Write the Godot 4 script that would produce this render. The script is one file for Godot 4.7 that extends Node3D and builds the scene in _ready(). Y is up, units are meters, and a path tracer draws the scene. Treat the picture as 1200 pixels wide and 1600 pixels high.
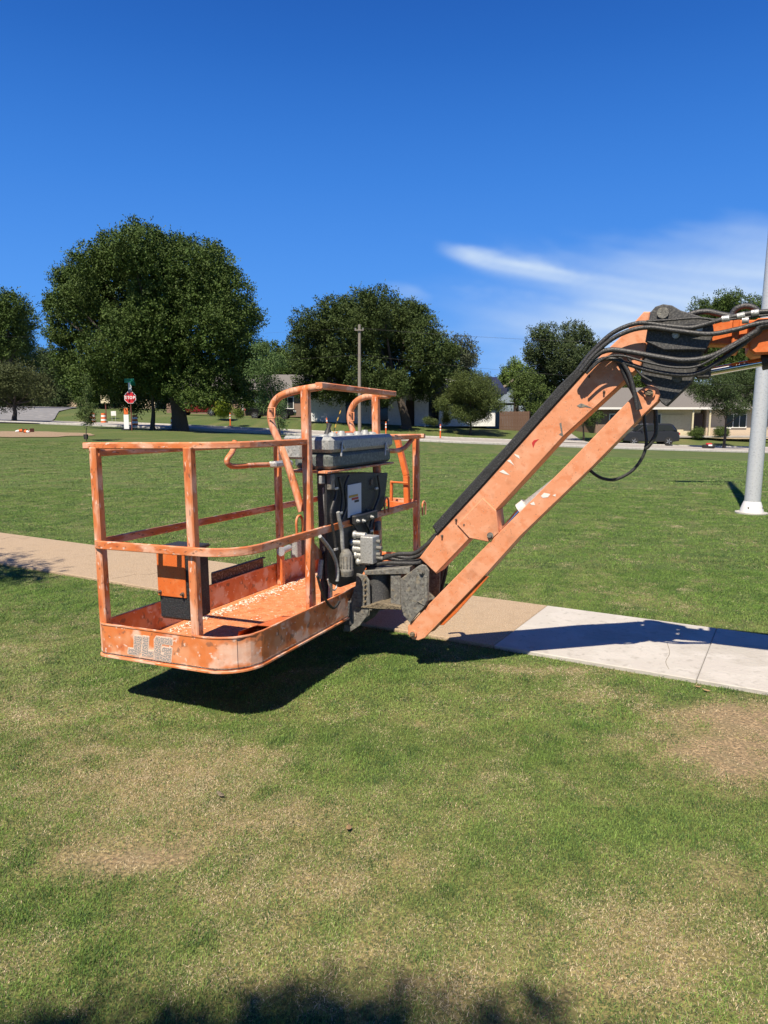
extends Node3D
# A park lawn with the platform and jib of an orange boom lift, a street and houses behind.
# Axes: x right, y up, -z away from the camera. "D" below is the distance away (-z).

const EYE := 1.52
const FOC := 1120.0
const TILT := 0.13315
const EXPOSE := 1.48
var rng := RandomNumberGenerator.new()
var used := {}
var M := {}
var lift: Node3D

# ------------------------------------------------------------------ positions
func smooth(a: float, b: float, v: float) -> float:
	var t := clampf((v - a) / (b - a), 0.0, 1.0)
	return t * t * (3.0 - 2.0 * t)

func street_near(x: float) -> float:
	return 46.0 + (0.2 if x > 4.0 else -0.12) * (x - 4.0)

func ground_y(x: float, d: float) -> float:
	var far := -1.9 * tanh(x * 0.0455 / 1.9)
	var y := far * smooth(10.0, 45.0, d)
	var f := street_near(x) + 9.5
	y += 0.75 * smooth(f, f + 9.0, d) + maxf(0.0, d - 70.0) * 0.012
	return y

func ray(px: float, py: float) -> Vector3:
	var a := (px - 600.0) / FOC
	var b := (800.0 - py) / FOC
	return Vector3(a, b * cos(TILT) - sin(TILT), -(cos(TILT) + b * sin(TILT)))

func at_depth(px: float, py: float, d: float) -> Vector3:
	var r := ray(px, py)
	return Vector3(0, EYE, 0) + r * (d / -r.z)

func on_ground(px: float, py: float) -> Vector3:
	var r := ray(px, py)
	var t := 0.5
	while t < 220.0:
		var p := Vector3(0, EYE, 0) + r * t
		if p.y < ground_y(p.x, -p.z):
			var lo := t - 0.3
			var hi := t
			for i in 20:
				var mid := (lo + hi) * 0.5
				var q := Vector3(0, EYE, 0) + r * mid
				if q.y < ground_y(q.x, -q.z): hi = mid
				else: lo = mid
			return Vector3(0, EYE, 0) + r * lo
		t += 0.3
	return at_depth(px, py, 120.0)

func foot(px: float, d: float) -> Vector3:
	var x := (px - 600.0) / FOC * (d * cos(TILT) + 0.2)
	return Vector3(x, ground_y(x, d), -d)

# local point of the lift where the pixel's ray meets the plane (axis = val)
func pl(px: float, py: float, axis: int, val: float) -> Vector3:
	var inv := lift.transform.affine_inverse()
	var o := inv * Vector3(0, EYE, 0)
	var r := inv.basis * ray(px, py)
	return o + r * ((val - o[axis]) / r[axis])

# ------------------------------------------------------------------ nodes
func numbered(n: String) -> String:
	if not used.has(n):
		used[n] = 0
		return n
	used[n] += 1
	return "%s_%03d" % [n, used[n]]

func tag(o: Node, label := "", category := "", group := "", kind := "") -> Node:
	if label: o.set_meta("label", label)
	if category: o.set_meta("category", category)
	if group: o.set_meta("group", group)
	if kind: o.set_meta("kind", kind)
	return o

func thing(called: String, at: Vector3, turn := 0.0) -> Node3D:
	var o := Node3D.new()
	o.name = numbered(called)
	add_child(o)
	o.position = at
	o.rotation.y = turn
	return o

func sub(called: String, parent: Node) -> Node3D:
	var o := Node3D.new()
	o.name = called
	parent.add_child(o, true)
	return o

func S(smoothed := false) -> SurfaceTool:
	var st := SurfaceTool.new()
	st.begin(Mesh.PRIMITIVE_TRIANGLES)
	st.set_smooth_group(0 if smoothed else -1)
	return st

func mesh_of(st: SurfaceTool) -> ArrayMesh:
	st.generate_normals()
	return st.commit()

func part(called: String, st: SurfaceTool, mat: Material, parent: Node = self) -> MeshInstance3D:
	return inst(called, mesh_of(st), mat, parent)

func inst(called: String, m: Mesh, mat: Material, parent: Node = self) -> MeshInstance3D:
	var o := MeshInstance3D.new()
	o.name = numbered(called) if parent == self else called
	o.mesh = m
	o.material_override = mat
	parent.add_child(o, true)
	return o

# ------------------------------------------------------------------ shapes
func tri(st: SurfaceTool, a: Vector3, b: Vector3, c: Vector3) -> void:
	st.add_vertex(a); st.add_vertex(b); st.add_vertex(c)

func quad(st: SurfaceTool, a: Vector3, b: Vector3, c: Vector3, d: Vector3) -> void:
	tri(st, a, b, c); tri(st, a, c, d)

# chamfered box, centre c, size s
func box(st: SurfaceTool, c: Vector3, s: Vector3, b := 0.0, basis := Basis.IDENTITY) -> void:
	var h := s * 0.5
	b = minf(b, minf(h.x, minf(h.y, h.z)) * 0.9)
	var xf := Transform3D(basis, c)
	var P := func(sx, sy, sz, ax) -> Vector3:
		var v := Vector3(sx * (h.x - (0.0 if ax == 0 else b)), sy * (h.y - (0.0 if ax == 1 else b)), sz * (h.z - (0.0 if ax == 2 else b)))
		return xf * v
	for ax in 3:
		for sg in [-1, 1]:
			var q := []
			for k in [[-1, -1], [1, -1], [1, 1], [-1, 1]]:
				var v := [0, 0, 0]
				v[ax] = sg
				v[(ax + 1) % 3] = k[0]
				v[(ax + 2) % 3] = k[1]
				q.append(P.call(v[0], v[1], v[2], ax))
			if sg > 0: quad(st, q[3], q[2], q[1], q[0])
			else: quad(st, q[0], q[1], q[2], q[3])
	if b <= 0.0: return
	for ax in 3:
		var a1 := (ax + 1) % 3
		var a2 := (ax + 2) % 3
		for s1 in [-1, 1]:
			for s2 in [-1, 1]:
				var lo := [0, 0, 0]
				lo[a1] = s1; lo[a2] = s2; lo[ax] = -1
				var hi := lo.duplicate()
				hi[ax] = 1
				var q1: Vector3 = P.call(lo[0], lo[1], lo[2], a1)
				var q2: Vector3 = P.call(hi[0], hi[1], hi[2], a1)
				var q3: Vector3 = P.call(hi[0], hi[1], hi[2], a2)
				var q4: Vector3 = P.call(lo[0], lo[1], lo[2], a2)
				if s1 * s2 > 0: quad(st, q1, q2, q3, q4)
				else: quad(st, q4, q3, q2, q1)
	for sx in [-1, 1]:
		for sy in [-1, 1]:
			for sz in [-1, 1]:
				var a: Vector3 = P.call(sx, sy, sz, 0)
				var d: Vector3 = P.call(sx, sy, sz, 1)
				var e: Vector3 = P.call(sx, sy, sz, 2)
				if sx * sy * sz > 0: tri(st, a, e, d)
				else: tri(st, a, d, e)

# bar of rectangular section from a to b; up gives the height direction
func bar(st: SurfaceTool, a: Vector3, b: Vector3, w: float, h: float, up := Vector3.UP, bev := 0.004) -> void:
	var z := (b - a).normalized()
	var x := up.cross(z).normalized()
	var y := z.cross(x)
	box(st, (a + b) * 0.5, Vector3(w, h, a.distance_to(b)), bev, Basis(x, y, z))

func smooth_path(pts: Array, n := 6) -> Array:
	var out := []
	var c := pts.size()
	for i in c - 1:
		var p0: Vector3 = pts[maxi(i - 1, 0)]
		var p1: Vector3 = pts[i]
		var p2: Vector3 = pts[i + 1]
		var p3: Vector3 = pts[mini(i + 2, c - 1)]
		for k in n:
			out.append(p1.cubic_interpolate(p2, p0, p3, float(k) / n))
	out.append(pts[c - 1])
	return out

func tube(st: SurfaceTool, pts: Array, r, sides := 10, caps := true) -> void:
	var n := pts.size()
	var rings := []
	var nx := Vector3.ZERO
	for i in n:
		var t: Vector3 = (pts[mini(i + 1, n - 1)] - pts[maxi(i - 1, 0)]).normalized()
		if nx == Vector3.ZERO:
			nx = t.cross(Vector3.UP if absf(t.y) < 0.9 else Vector3.RIGHT).normalized()
		else:
			nx = (nx - t * nx.dot(t)).normalized()
		var ny := t.cross(nx)
		var rr: float = r[i] if r is Array else r
		var ring := []
		for k in sides:
			var a := TAU * k / sides
			ring.append(pts[i] + (nx * cos(a) + ny * sin(a)) * rr)
		rings.append(ring)
	for i in n - 1:
		for k in sides:
			var k2 := (k + 1) % sides
			quad(st, rings[i][k], rings[i][k2], rings[i + 1][k2], rings[i + 1][k])
	if caps:
		st.set_smooth_group(1)
		for k in range(1, sides - 1):
			tri(st, rings[0][0], rings[0][k + 1], rings[0][k])
			tri(st, rings[n - 1][0], rings[n - 1][k], rings[n - 1][k + 1])
		st.set_smooth_group(0)

# rectangular section swept along a path that stays level; w across, h up
func sweep(st: SurfaceTool, pts: Array, w: float, h: float, closed := false, bulge := 0.0) -> void:
	var n := pts.size()
	var rings := []
	for i in n:
		var a: Vector3 = pts[(i - 1 + n) % n] if closed else pts[maxi(i - 1, 0)]
		var b: Vector3 = pts[(i + 1) % n] if closed else pts[mini(i + 1, n - 1)]
		var t := (b - a).normalized()
		var side := Vector3.UP.cross(t).normalized()
		var c := minf(w, h) * 0.16
		var wob := side * bulge * (sin(i * 1.7) + sin(i * 0.61 + 2.0))
		var ring := []
		for q in [[-1, -1, 0, 1], [-1, -1, 1, 0], [-1, 1, 1, 0], [-1, 1, 0, 1], [1, 1, 0, 1], [1, 1, 1, 0], [1, -1, 1, 0], [1, -1, 0, 1]]:
			var ww: float = q[0] * (w * 0.5 - (c if q[3] == 1 else 0.0))
			var hh: float = q[1] * (h * 0.5 - (c if q[2] == 1 else 0.0))
			ring.append(pts[i] + wob + side * ww + Vector3.UP * hh)
		rings.append(ring)
	var last := n if closed else n - 1
	for i in last:
		for k in 8:
			var k2 := (k + 1) % 8
			var j := (i + 1) % n
			quad(st, rings[i][k], rings[j][k], rings[j][k2], rings[i][k2])
	if not closed:
		for k in range(1, 7):
			tri(st, rings[0][0], rings[0][k], rings[0][k + 1])
			tri(st, rings[n - 1][0], rings[n - 1][k + 1], rings[n - 1][k])

# polygon in the (z, y) plane extruded along x from x0 to x1, edges chamfered by c
func plate(st: SurfaceTool, poly: Array, x0: float, x1: float, c := 0.004, axis := 0) -> void:
	var p := PackedVector2Array(poly)
	if Geometry2D.is_polygon_clockwise(p): p.reverse()
	var n := p.size()
	var q := PackedVector2Array()
	for i in n:
		var a := (p[i] - p[(i - 1 + n) % n]).normalized()
		var b := (p[(i + 1) % n] - p[i]).normalized()
		var na := Vector2(-a.y, a.x)
		var nb := Vector2(-b.y, b.x)
		var mm := (na + nb)
		q.append(p[i] + mm / maxf(mm.dot(na), 0.35) * c)
	var V := func(v: Vector2, x: float) -> Vector3: return Vector3(x, v.y, v.x) if axis == 0 else Vector3(v.x, v.y, x)
	var tr := Geometry2D.triangulate_polygon(q)
	for i in range(0, tr.size(), 3):
		tri(st, V.call(q[tr[i]], x0), V.call(q[tr[i + 1]], x0), V.call(q[tr[i + 2]], x0))
		tri(st, V.call(q[tr[i]], x1), V.call(q[tr[i + 2]], x1), V.call(q[tr[i + 1]], x1))
	for i in n:
		var j := (i + 1) % n
		quad(st, V.call(p[i], x0 + c), V.call(p[j], x0 + c), V.call(p[j], x1 - c), V.call(p[i], x1 - c))
		quad(st, V.call(q[i], x0), V.call(q[j], x0), V.call(p[j], x0 + c), V.call(p[i], x0 + c))
		quad(st, V.call(p[i], x1 - c), V.call(p[j], x1 - c), V.call(q[j], x1), V.call(q[i], x1))

func cyl(st: SurfaceTool, a: Vector3, b: Vector3, r: float, sides := 14) -> void:
	tube(st, [a, b], r, sides)

# ------------------------------------------------------------------ materials
func lin(r: float, g: float, b: float) -> Color:
	return Color(r, g, b)

func noise_bytes(size: int, sd: int, cells: float, octaves := 3, kind := 0) -> PackedByteArray:
	var n := FastNoiseLite.new()
	n.seed = sd
	n.noise_type = FastNoiseLite.TYPE_SIMPLEX_SMOOTH if kind == 0 else FastNoiseLite.TYPE_CELLULAR
	n.frequency = cells / size
	n.fractal_octaves = octaves
	var im := n.get_seamless_image(size, size, false, false, 0.15)
	im.convert(Image.FORMAT_L8)
	return im.get_data()

# layers: [linear colour, seed, cells per tile, lo, hi, amount, octaves, kind]
func tex(size: int, base: Color, layers: Array) -> ImageTexture:
	var maps := []
	for l in layers:
		maps.append(noise_bytes(size, l[1], l[2], l[6] if l.size() > 6 else 3, l[7] if l.size() > 7 else 0))
	var lut := []
	for l in layers:
		var t := PackedFloat32Array()
		for i in 256: t.append(smooth(l[3], l[4], i / 255.0) * l[5])
		lut.append(t)
	var enc := PackedByteArray()
	for i in 1025:
		enc.append(clampi(int(round(Color(i / 1024.0, 0, 0).linear_to_srgb().r * 255.0)), 0, 255))
	var out := PackedByteArray()
	out.resize(size * size * 3)
	var nl := layers.size()
	for i in size * size:
		var r := base.r
		var g := base.g
		var b := base.b
		for k in nl:
			var a: float = lut[k][maps[k][i]]
			if a > 0.0:
				var c: Color = layers[k][0]
				r += (c.r - r) * a
				g += (c.g - g) * a
				b += (c.b - b) * a
		out[i * 3] = enc[int(clampf(r, 0, 1) * 1024.0)]
		out[i * 3 + 1] = enc[int(clampf(g, 0, 1) * 1024.0)]
		out[i * 3 + 2] = enc[int(clampf(b, 0, 1) * 1024.0)]
	return ImageTexture.create_from_image(Image.create_from_data(size, size, false, Image.FORMAT_RGB8, out))

func bump(size: int, sd: int, cells: float, strength: float, octaves := 3) -> ImageTexture:
	var im := Image.create_from_data(size, size, false, Image.FORMAT_L8, noise_bytes(size, sd, cells, octaves))
	im.convert(Image.FORMAT_RGBA8)
	im.bump_map_to_normal_map(strength)
	return ImageTexture.create_from_image(im)

func mat(t, tile: float, rough := 0.7, metal := 0.0, nrm: Texture2D = null, nscale := 0.6, world := false) -> StandardMaterial3D:
	var m := StandardMaterial3D.new()
	if t is Color: m.albedo_color = t.linear_to_srgb()
	else: m.albedo_texture = t
	m.roughness = rough
	m.metallic = metal
	m.uv1_triplanar = true
	m.uv1_world_triplanar = world
	m.uv1_scale = Vector3.ONE / tile
	if nrm:
		m.normal_enabled = true
		m.normal_texture = nrm
		m.normal_scale = nscale
	return m

func plain(c: Color, rough := 0.6, metal := 0.0) -> StandardMaterial3D:
	var m := StandardMaterial3D.new()
	m.albedo_color = c.linear_to_srgb()
	m.roughness = rough
	m.metallic = metal
	return m

func make_materials() -> void:
	var fine := bump(256, 5, 40, 6.0, 4)
	var dents := bump(256, 8, 6, 5.0, 3)
	# brush-painted orange of the platform, chalked to pale pink, rubbed through to rust and primer
	M.worn = mat(tex(512, lin(.60, .165, .045), [
		[lin(.64, .25, .11), 11, 4, .36, .74, .75, 4],
		[lin(.71, .44, .31), 12, 5, .46, .78, .75, 5],
		[lin(.44, .10, .03), 13, 6, .60, .80, .65, 4],
		[lin(.12, .06, .04), 14, 21, .72, .84, .8, 5],
		[lin(.78, .64, .54), 15, 17, .72, .80, .7, 5]]), 1.1, .6, 0, dents, .10)
	M.worn.uv1_scale = Vector3(2.0, .62, 2.0)
	M.worn_rail = M.worn.duplicate()
	M.worn_rail.uv1_scale = Vector3(.62, 2.0, 1.0)
	M.toe = mat(tex(512, lin(.63, .185, .05), [
		[lin(.69, .31, .155), 21, 3, .38, .66, .85, 4],
		[lin(.76, .52, .39), 22, 4, .52, .74, .8, 5],
		[lin(.52, .12, .032), 23, 4, .58, .80, .75, 4],
		[lin(.15, .085, .055), 25, 13, .70, .84, .65, 5],
		[lin(.80, .66, .56), 28, 19, .74, .82, .7, 5]]), 0.95, .58, 0, dents, .16)
	M.floor = mat(tex(512, lin(.62, .21, .075), [
		[lin(.66, .29, .13), 31, 8, .40, .75, .6, 4],
		[lin(.50, .14, .04), 32, 6, .6, .8, .7, 4],
		[lin(.74, .60, .46), 33, 14, .70, .82, .6, 5],
		[lin(.12, .06, .035), 34, 50, .72, .8, .8, 3]]), 0.7, .8, 0, fine, .25)
	# the jib's paint: evenly sun-bleached, a few rubs and specks
	M.jib = mat(tex(512, lin(.68, .285, .145), [
		[lin(.72, .345, .20), 41, 5, .40, .75, .8, 4],
		[lin(.62, .20, .075), 42, 9, .60, .85, .55, 5],
		[lin(.72, .45, .31), 43, 30, .75, .85, .5, 4],
		[lin(.46, .18, .085), 47, 4, .62, .92, .55, 6],
		[lin(.14, .06, .035), 44, 60, .80, .86, .8, 3]]), 0.8, .50, 0, fine, .03)
	M.orange = mat(tex(384, lin(.62, .135, .025), [
		[lin(.66, .20, .06), 45, 8, .45, .75, .6, 4],
		[lin(.2, .07, .03), 46, 40, .78, .86, .7, 3]]), 0.6, .5, 0, fine, .03)
	M.underside = M.jib
	M.bracket = mat(tex(384, lin(.15, .145, .13), [
		[lin(.24, .235, .21), 51, 12, .45, .72, .7, 5],
		[lin(.06, .055, .05), 52, 18, .58, .75, .7, 4],
		[lin(.30, .25, .17), 53, 10, .66, .82, .5, 4]]), 0.5, .7, .1, fine, .14)
	M.dirt = mat(tex(256, lin(.20, .16, .105), [
		[lin(.10, .08, .055), 54, 14, .5, .7, .8, 4]]), 0.4, .9, 0, fine, .8)
	M.black = mat(tex(384, lin(.050, .050, .051), [
		[lin(.115, .113, .108), 61, 26, .48, .72, .8, 5],
		[lin(.16, .15, .135), 62, 40, .74, .84, .6, 4]]), 0.35, .72, 0, fine, .08)
	M.rubber = mat(tex(256, lin(.022, .022, .023), [
		[lin(.055, .055, .055), 63, 22, .5, .75, .7, 4]]), 0.3, .55, 0, fine, .3)
	M.hose = mat(tex(256, lin(.032, .032, .033), [
		[lin(.085, .083, .078), 64, 22, .5, .75, .7, 4]]), 0.3, .5, 0, fine, .3)
	M.guard = mat(tex(384, lin(.018, .019, .021), [
		[lin(.10, .10, .105), 65, 70, .58, .72, .8, 3],
		[lin(.32, .31, .30), 66, 60, .80, .88, .6, 3]]), 0.5, .85, 0, fine, .10)
	M.grey = mat(tex(384, lin(.31, .32, .315), [
		[lin(.44, .44, .42), 71, 14, .48, .72, .7, 5],
		[lin(.14, .14, .135), 72, 20, .62, .78, .7, 4]]), 0.4, .55, .1, fine, .10)
	M.console = mat(tex(384, lin(.10, .12, .112), [
		[lin(.23, .24, .225), 73, 10, .52, .72, .55, 5],
		[lin(.03, .035, .034), 74, 22, .62, .78, .6, 4]]), 0.4, .6, 0, fine, .10)
	M.aluminium = mat(tex(256, lin(.52, .52, .50), [
		[lin(.34, .335, .32), 75, 20, .5, .72, .7, 4]]), 0.3, .45, .5, fine, .3)
	M.chrome = plain(lin(.72, .72, .72), .12, 1.0)
	M.rustplate = mat(tex(256, lin(.12, .075, .05), [
		[lin(.30, .25, .20), 76, 12, .5, .7, .8, 5],
		[lin(.05, .035, .028), 77, 22, .55, .7, .7, 4]]), 0.3, .85, 0, fine, .7)
	M.white = mat(tex(256, lin(.70, .69, .66), [[lin(.5, .48, .44), 78, 14, .55, .78, .6, 5]]), 0.4, .6)
	M.label = plain(lin(.62, .63, .66), .5)
	M.dry_leaf = plain(lin(.30, .19, .09), .8)
	M.yellow = plain(lin(.55, .33, .05), .6)
	M.redpaint = plain(lin(.5, .03, .03), .5)
	M.logo = mat(tex(256, lin(.22, .22, .212), [
		[lin(.30, .295, .28), 81, 30, .42, .62, .85, 4],
		[lin(.74, .52, .40), 82, 14, .50, .62, .95, 5],
		[lin(.05, .05, .055), 83, 40, .66, .8, .7, 3]]), 0.12, .6)
	M.logo_edge = mat(tex(256, lin(.66, .56, .46), [[lin(.72, .40, .25), 84, 20, .5, .66, .9, 5]]), 0.15, .65)
	# pavements, street
	M.concrete = mat(tex(512, lin(.46, .43, .38), [
		[lin(.51, .48, .43), 91, 6, .40, .70, .7, 5],
		[lin(.32, .295, .255), 92, 20, .66, .84, .6, 5],
		[lin(.28, .25, .21), 93, 90, .80, .88, .6, 2],
		[lin(.36, .33, .28), 89, 3, .56, .80, .5, 5]]), 1.9, .9, 0, fine, .07, true)
	M.aggregate = mat(tex(512, lin(.38, .275, .17), [
		[lin(.52, .41, .29), 94, 90, .50, .68, .8, 3],
		[lin(.25, .175, .11), 95, 110, .58, .72, .8, 2],
		[lin(.34, .25, .16), 96, 7, .5, .75, .6, 5],
		[lin(.60, .52, .41), 97, 130, .74, .84, .8, 2]]), 1.1, .95, 0, fine, .35, true)
	M.street = mat(tex(512, lin(.34, .31, .275), [
		[lin(.39, .36, .32), 98, 8, .45, .7, .7, 5],
		[lin(.27, .25, .225), 99, 12, .62, .8, .6, 5]]), 9.0, .9, 0, null, 0, true)
	M.asphalt = mat(tex(256, lin(.19, .185, .18), [[lin(.27, .26, .25), 100, 10, .5, .75, .7, 5]]), 8.0, .9, 0, null, 0, true)
	M.kerb = mat(tex(256, lin(.46, .44, .40), [[lin(.32, .30, .27), 101, 10, .55, .75, .7, 4]]), 2.0, .9, 0, null, 0, true)
	M.soil = mat(tex(384, lin(.30, .21, .13), [[lin(.38, .28, .18), 102, 16, .45, .7, .8, 5], [lin(.2, .135, .08), 103, 24, .6, .78, .7, 4]]), 2.0, .95, 0, fine, .8, true)
	# lawn: thatch and soil under the blades; the vertex colours carry green and dry patches
	M.lawn = mat(tex(1024, lin(.58, .56, .50), [
		[lin(.95, .92, .85), 111, 60, .46, .66, .85, 4],
		[lin(.30, .31, .28), 112, 95, .52, .68, .85, 4],
		[lin(1.0, .93, .74), 113, 150, .64, .78, .8, 3],
		[lin(.46, .50, .42), 114, 14, .48, .72, .5, 5]]), 1.9, .95, 0, bump(512, 9, 90, 5.0, 4), .4, true)
	M.lawn.vertex_color_use_as_albedo = true
	M.blade = StandardMaterial3D.new()
	M.blade.vertex_color_use_as_albedo = true
	M.blade.roughness = .75
	M.blade.backlight = Color(.45, .5, .2)
	M.leaf = StandardMaterial3D.new()
	M.leaf.vertex_color_use_as_albedo = true
	M.leaf.roughness = .65
	M.leaf.metallic_specular = .35
	M.leaf.backlight = Color(.22, .30, .08)
	M.bark = mat(tex(256, lin(.075, .058, .044), [[lin(.13, .11, .09), 121, 18, .5, .7, .8, 5], [lin(.03, .024, .02), 122, 26, .55, .72, .8, 4]]), .9, .95, 0, fine, .9)
	M.pale_bark = mat(tex(256, lin(.27, .24, .20), [[lin(.14, .12, .10), 123, 20, .5, .7, .8, 5]]), .8, .95)
	M.polewood = mat(tex(256, lin(.24, .215, .185), [[lin(.14, .12, .10), 124, 18, .5, .72, .8, 5]]), 1.2, .9)
	M.galv = mat(tex(384, lin(.56, .57, .575), [[lin(.60, .61, .62), 125, 26, .46, .68, .7, 4], [lin(.36, .37, .38), 126, 16, .58, .78, .6, 4]]), .6, .42, .25, fine, .03)
	# houses
	M.white_wall = mat(tex(256, lin(.74, .74, .72), [[lin(.62, .62, .60), 131, 9, .5, .75, .6, 5]]), 3.0, .85)
	M.shaded_pale_wall = mat(tex(256, lin(.24, .30, .37), [[lin(.20, .25, .31), 132, 9, .5, .75, .6, 5]]), 3.0, .85)  # pale blue paint, darkened in the colour to stand for tree shade
	M.cream_wall = mat(tex(256, lin(.62, .55, .37), [[lin(.54, .47, .31), 133, 9, .5, .75, .6, 5]]), 3.0, .85)
	M.brick = mat(tex(256, lin(.20, .125, .09), [[lin(.29, .20, .15), 134, 30, .5, .68, .8, 3]]), 2.0, .9)
	M.pale_brick = mat(tex(256, lin(.58, .47, .34), [[lin(.44, .34, .24), 135, 34, .5, .68, .8, 3]]), 1.6, .9)
	M.shingle = mat(tex(256, lin(.15, .137, .122), [[lin(.20, .185, .165), 136, 26, .48, .7, .7, 4], [lin(.15, .135, .12), 137, 12, .55, .78, .6, 4]]), 3.0, .92)
	M.tan_shingle = mat(tex(256, lin(.27, .22, .17), [[lin(.34, .29, .23), 138, 26, .48, .7, .7, 4]]), 3.0, .92)
	M.navy = plain(lin(.018, .022, .05), .6)
	M.trim = plain(lin(.72, .70, .65), .7)
	M.dark_trim = plain(lin(.04, .03, .026), .7)
	M.window = plain(lin(.025, .03, .035), .08)
	M.door = plain(lin(.06, .035, .025), .6)
	M.fence = mat(tex(256, lin(.12, .068, .044), [[lin(.18, .112, .075), 139, 14, .48, .7, .8, 5], [lin(.09, .05, .032), 140, 18, .6, .78, .7, 4]]), 1.4, .9)
	M.tyre = plain(lin(.018, .018, .018), .85)
	M.rim = plain(lin(.38, .39, .40), .35, .7)
	M.glass = plain(lin(.02, .024, .028), .06)
	M.cone = plain(lin(.72, .14, .025), .6)
	M.reflective = plain(lin(.78, .77, .74), .45)
	M.basecone = plain(lin(.10, .035, .022), .85)
	M.sign_red = plain(lin(.55, .015, .02), .45)
	M.sign_green = plain(lin(.01, .20, .11), .45)
	M.rustpost = plain(lin(.16, .05, .035), .8)
	M.wire = plain(lin(.05, .05, .05), .7)
	print("materials ", Time.get_ticks_msec())

# ------------------------------------------------------------------ camera, sky, sun
func make_view() -> void:
	var cam := Camera3D.new()
	cam.name = "camera"
	cam.position = Vector3(0, EYE, 0)
	cam.rotation.x = -TILT
	cam.fov = rad_to_deg(2.0 * atan(800.0 / FOC))
	cam.near = 0.05
	cam.far = 900.0
	add_child(cam)
	cam.make_current()
	var sun := DirectionalLight3D.new()
	sun.name = "sun"
	sun.light_color = Color(1.0, 0.955, 0.88)
	sun.light_energy = 1.6
	sun.light_angular_distance = 0.53
	sun.shadow_enabled = true
	add_child(sun)
	var el := deg_to_rad(55.0)
	var az := deg_to_rad(21.5)
	var to := Vector3(sin(az) * cos(el), -sin(el), -cos(az) * cos(el))
	sun.look_at_from_position(Vector3(0, 30, 0), Vector3(0, 30, 0) + to, Vector3.UP)
	# sky: clear deep blue, paler to the horizon, thin high cloud low on the right
	var w := 2048
	var h := 1024
	var im := Image.create(w, h, false, Image.FORMAT_RGBF)
	var n1 := FastNoiseLite.new()
	n1.seed = 3; n1.frequency = 0.9; n1.fractal_octaves = 5; n1.noise_type = FastNoiseLite.TYPE_SIMPLEX_SMOOTH
	var n2 := FastNoiseLite.new()
	n2.seed = 9; n2.frequency = 2.6; n2.fractal_octaves = 5
	# clear-sky colour by height above the horizon, in degrees
	var tones := [[0.0, Color(.145, .43, .95)], [5.0, Color(.120, .38, .92)], [9.0, Color(.098, .335, .89)], [13.0, Color(.074, .283, .82)], [17.0, Color(.053, .235, .74)], [21.0, Color(.038, .19, .65)], [25.0, Color(.026, .148, .555)], [29.0, Color(.019, .115, .47)], [36.0, Color(.013, .085, .38)], [50.0, Color(.010, .064, .30)], [90.1, Color(.008, .052, .25)]]
	for y in h:
		var v := (0.5 - (y + 0.5) / h) * PI
		var e := rad_to_deg(v)
		var base: Color = tones[-1][1]
		for q in tones.size() - 1:
			if e >= tones[q][0] and e < tones[q + 1][0]:
				base = tones[q][1].lerp(tones[q + 1][1], (e - tones[q][0]) / (tones[q + 1][0] - tones[q][0]))
		if e < 0.0: base = Color(.145, .43, .95).lerp(Color(.14, .17, .12), smooth(0, -6, e))
		for x in w:
			var c := base
			if e > -1.0 and e < 45.0:
				var a := (x + 0.5) / w * TAU          # the first column looks along -z, columns run to the right
				if a > PI: a -= TAU
				var azd := rad_to_deg(a)
				var s := n1.get_noise_3d(sin(a) * 3.0, e * 0.14 + azd * 0.02, cos(a) * 3.0)
				var f := n2.get_noise_3d(sin(a) * 2.6, e * 0.20 + azd * 0.045, cos(a) * 2.6)
				var f2 := n2.get_noise_3d(sin(a) * 1.1 + 7.0, e * 0.42 + azd * 0.085, cos(a) * 1.1)
				var veil := smooth(1.0, 17.0, azd + s * 9.0) * smooth(175.0, 120.0, azd) * smooth(12.8, 6.0, e + s * 4.0 + f * 2.0 - 1.5 * smooth(12.0, 26.0, azd)) * (.60 + .35 * s + .30 * f + .22 * f2) * (.75 + .5 * smooth(6.0, 20.0, azd))  # cloud carried on past the view, unseen, to add white fill light
				veil = maxf(veil, smooth(.12, .6, s + .3 * f) * smooth(14.0, 5.0, e) * .5)
				var mid := 12.2 - (azd - 5.1) * 0.205 + .5 * f
				var wid := 0.26 + 0.55 * smooth(3.5, 9.0, azd) * smooth(22.0, 13.0, azd) + .25 * f
				var streak := exp(-pow((e - mid) / wid, 2.0)) * smooth(3.5, 7.0, azd) * smooth(22.0, 12.0, azd) * (.80 + .5 * f + .5 * f2)
				var amt := clampf(maxf(veil * .95, streak * .80) + minf(veil, streak) * .3, 0, .92)
				if amt > 0.0: c = c.lerp(Color(.70, .83, .97), amt)
			im.set_pixel(x, y, Color(c.r / EXPOSE, c.g / EXPOSE, c.b / EXPOSE))
	var sm := PanoramaSkyMaterial.new()
	sm.panorama = ImageTexture.create_from_image(im)
	var sky := Sky.new()
	sky.sky_material = sm
	var env := Environment.new()
	env.background_mode = Environment.BG_SKY
	env.sky = sky
	env.tonemap_mode = Environment.TONE_MAPPER_LINEAR
	env.tonemap_exposure = EXPOSE
	env.sdfgi_enabled = true
	env.ssao_enabled = true
	env.ssil_enabled = true
	var we := WorldEnvironment.new()
	we.name = "world_environment"
	we.environment = env
	add_child(we)
	print("sky ", Time.get_ticks_msec())

# ------------------------------------------------------------------ lawn
var dry_noise := FastNoiseLite.new()
var dry_fine := FastNoiseLite.new()
var spots := []

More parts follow.
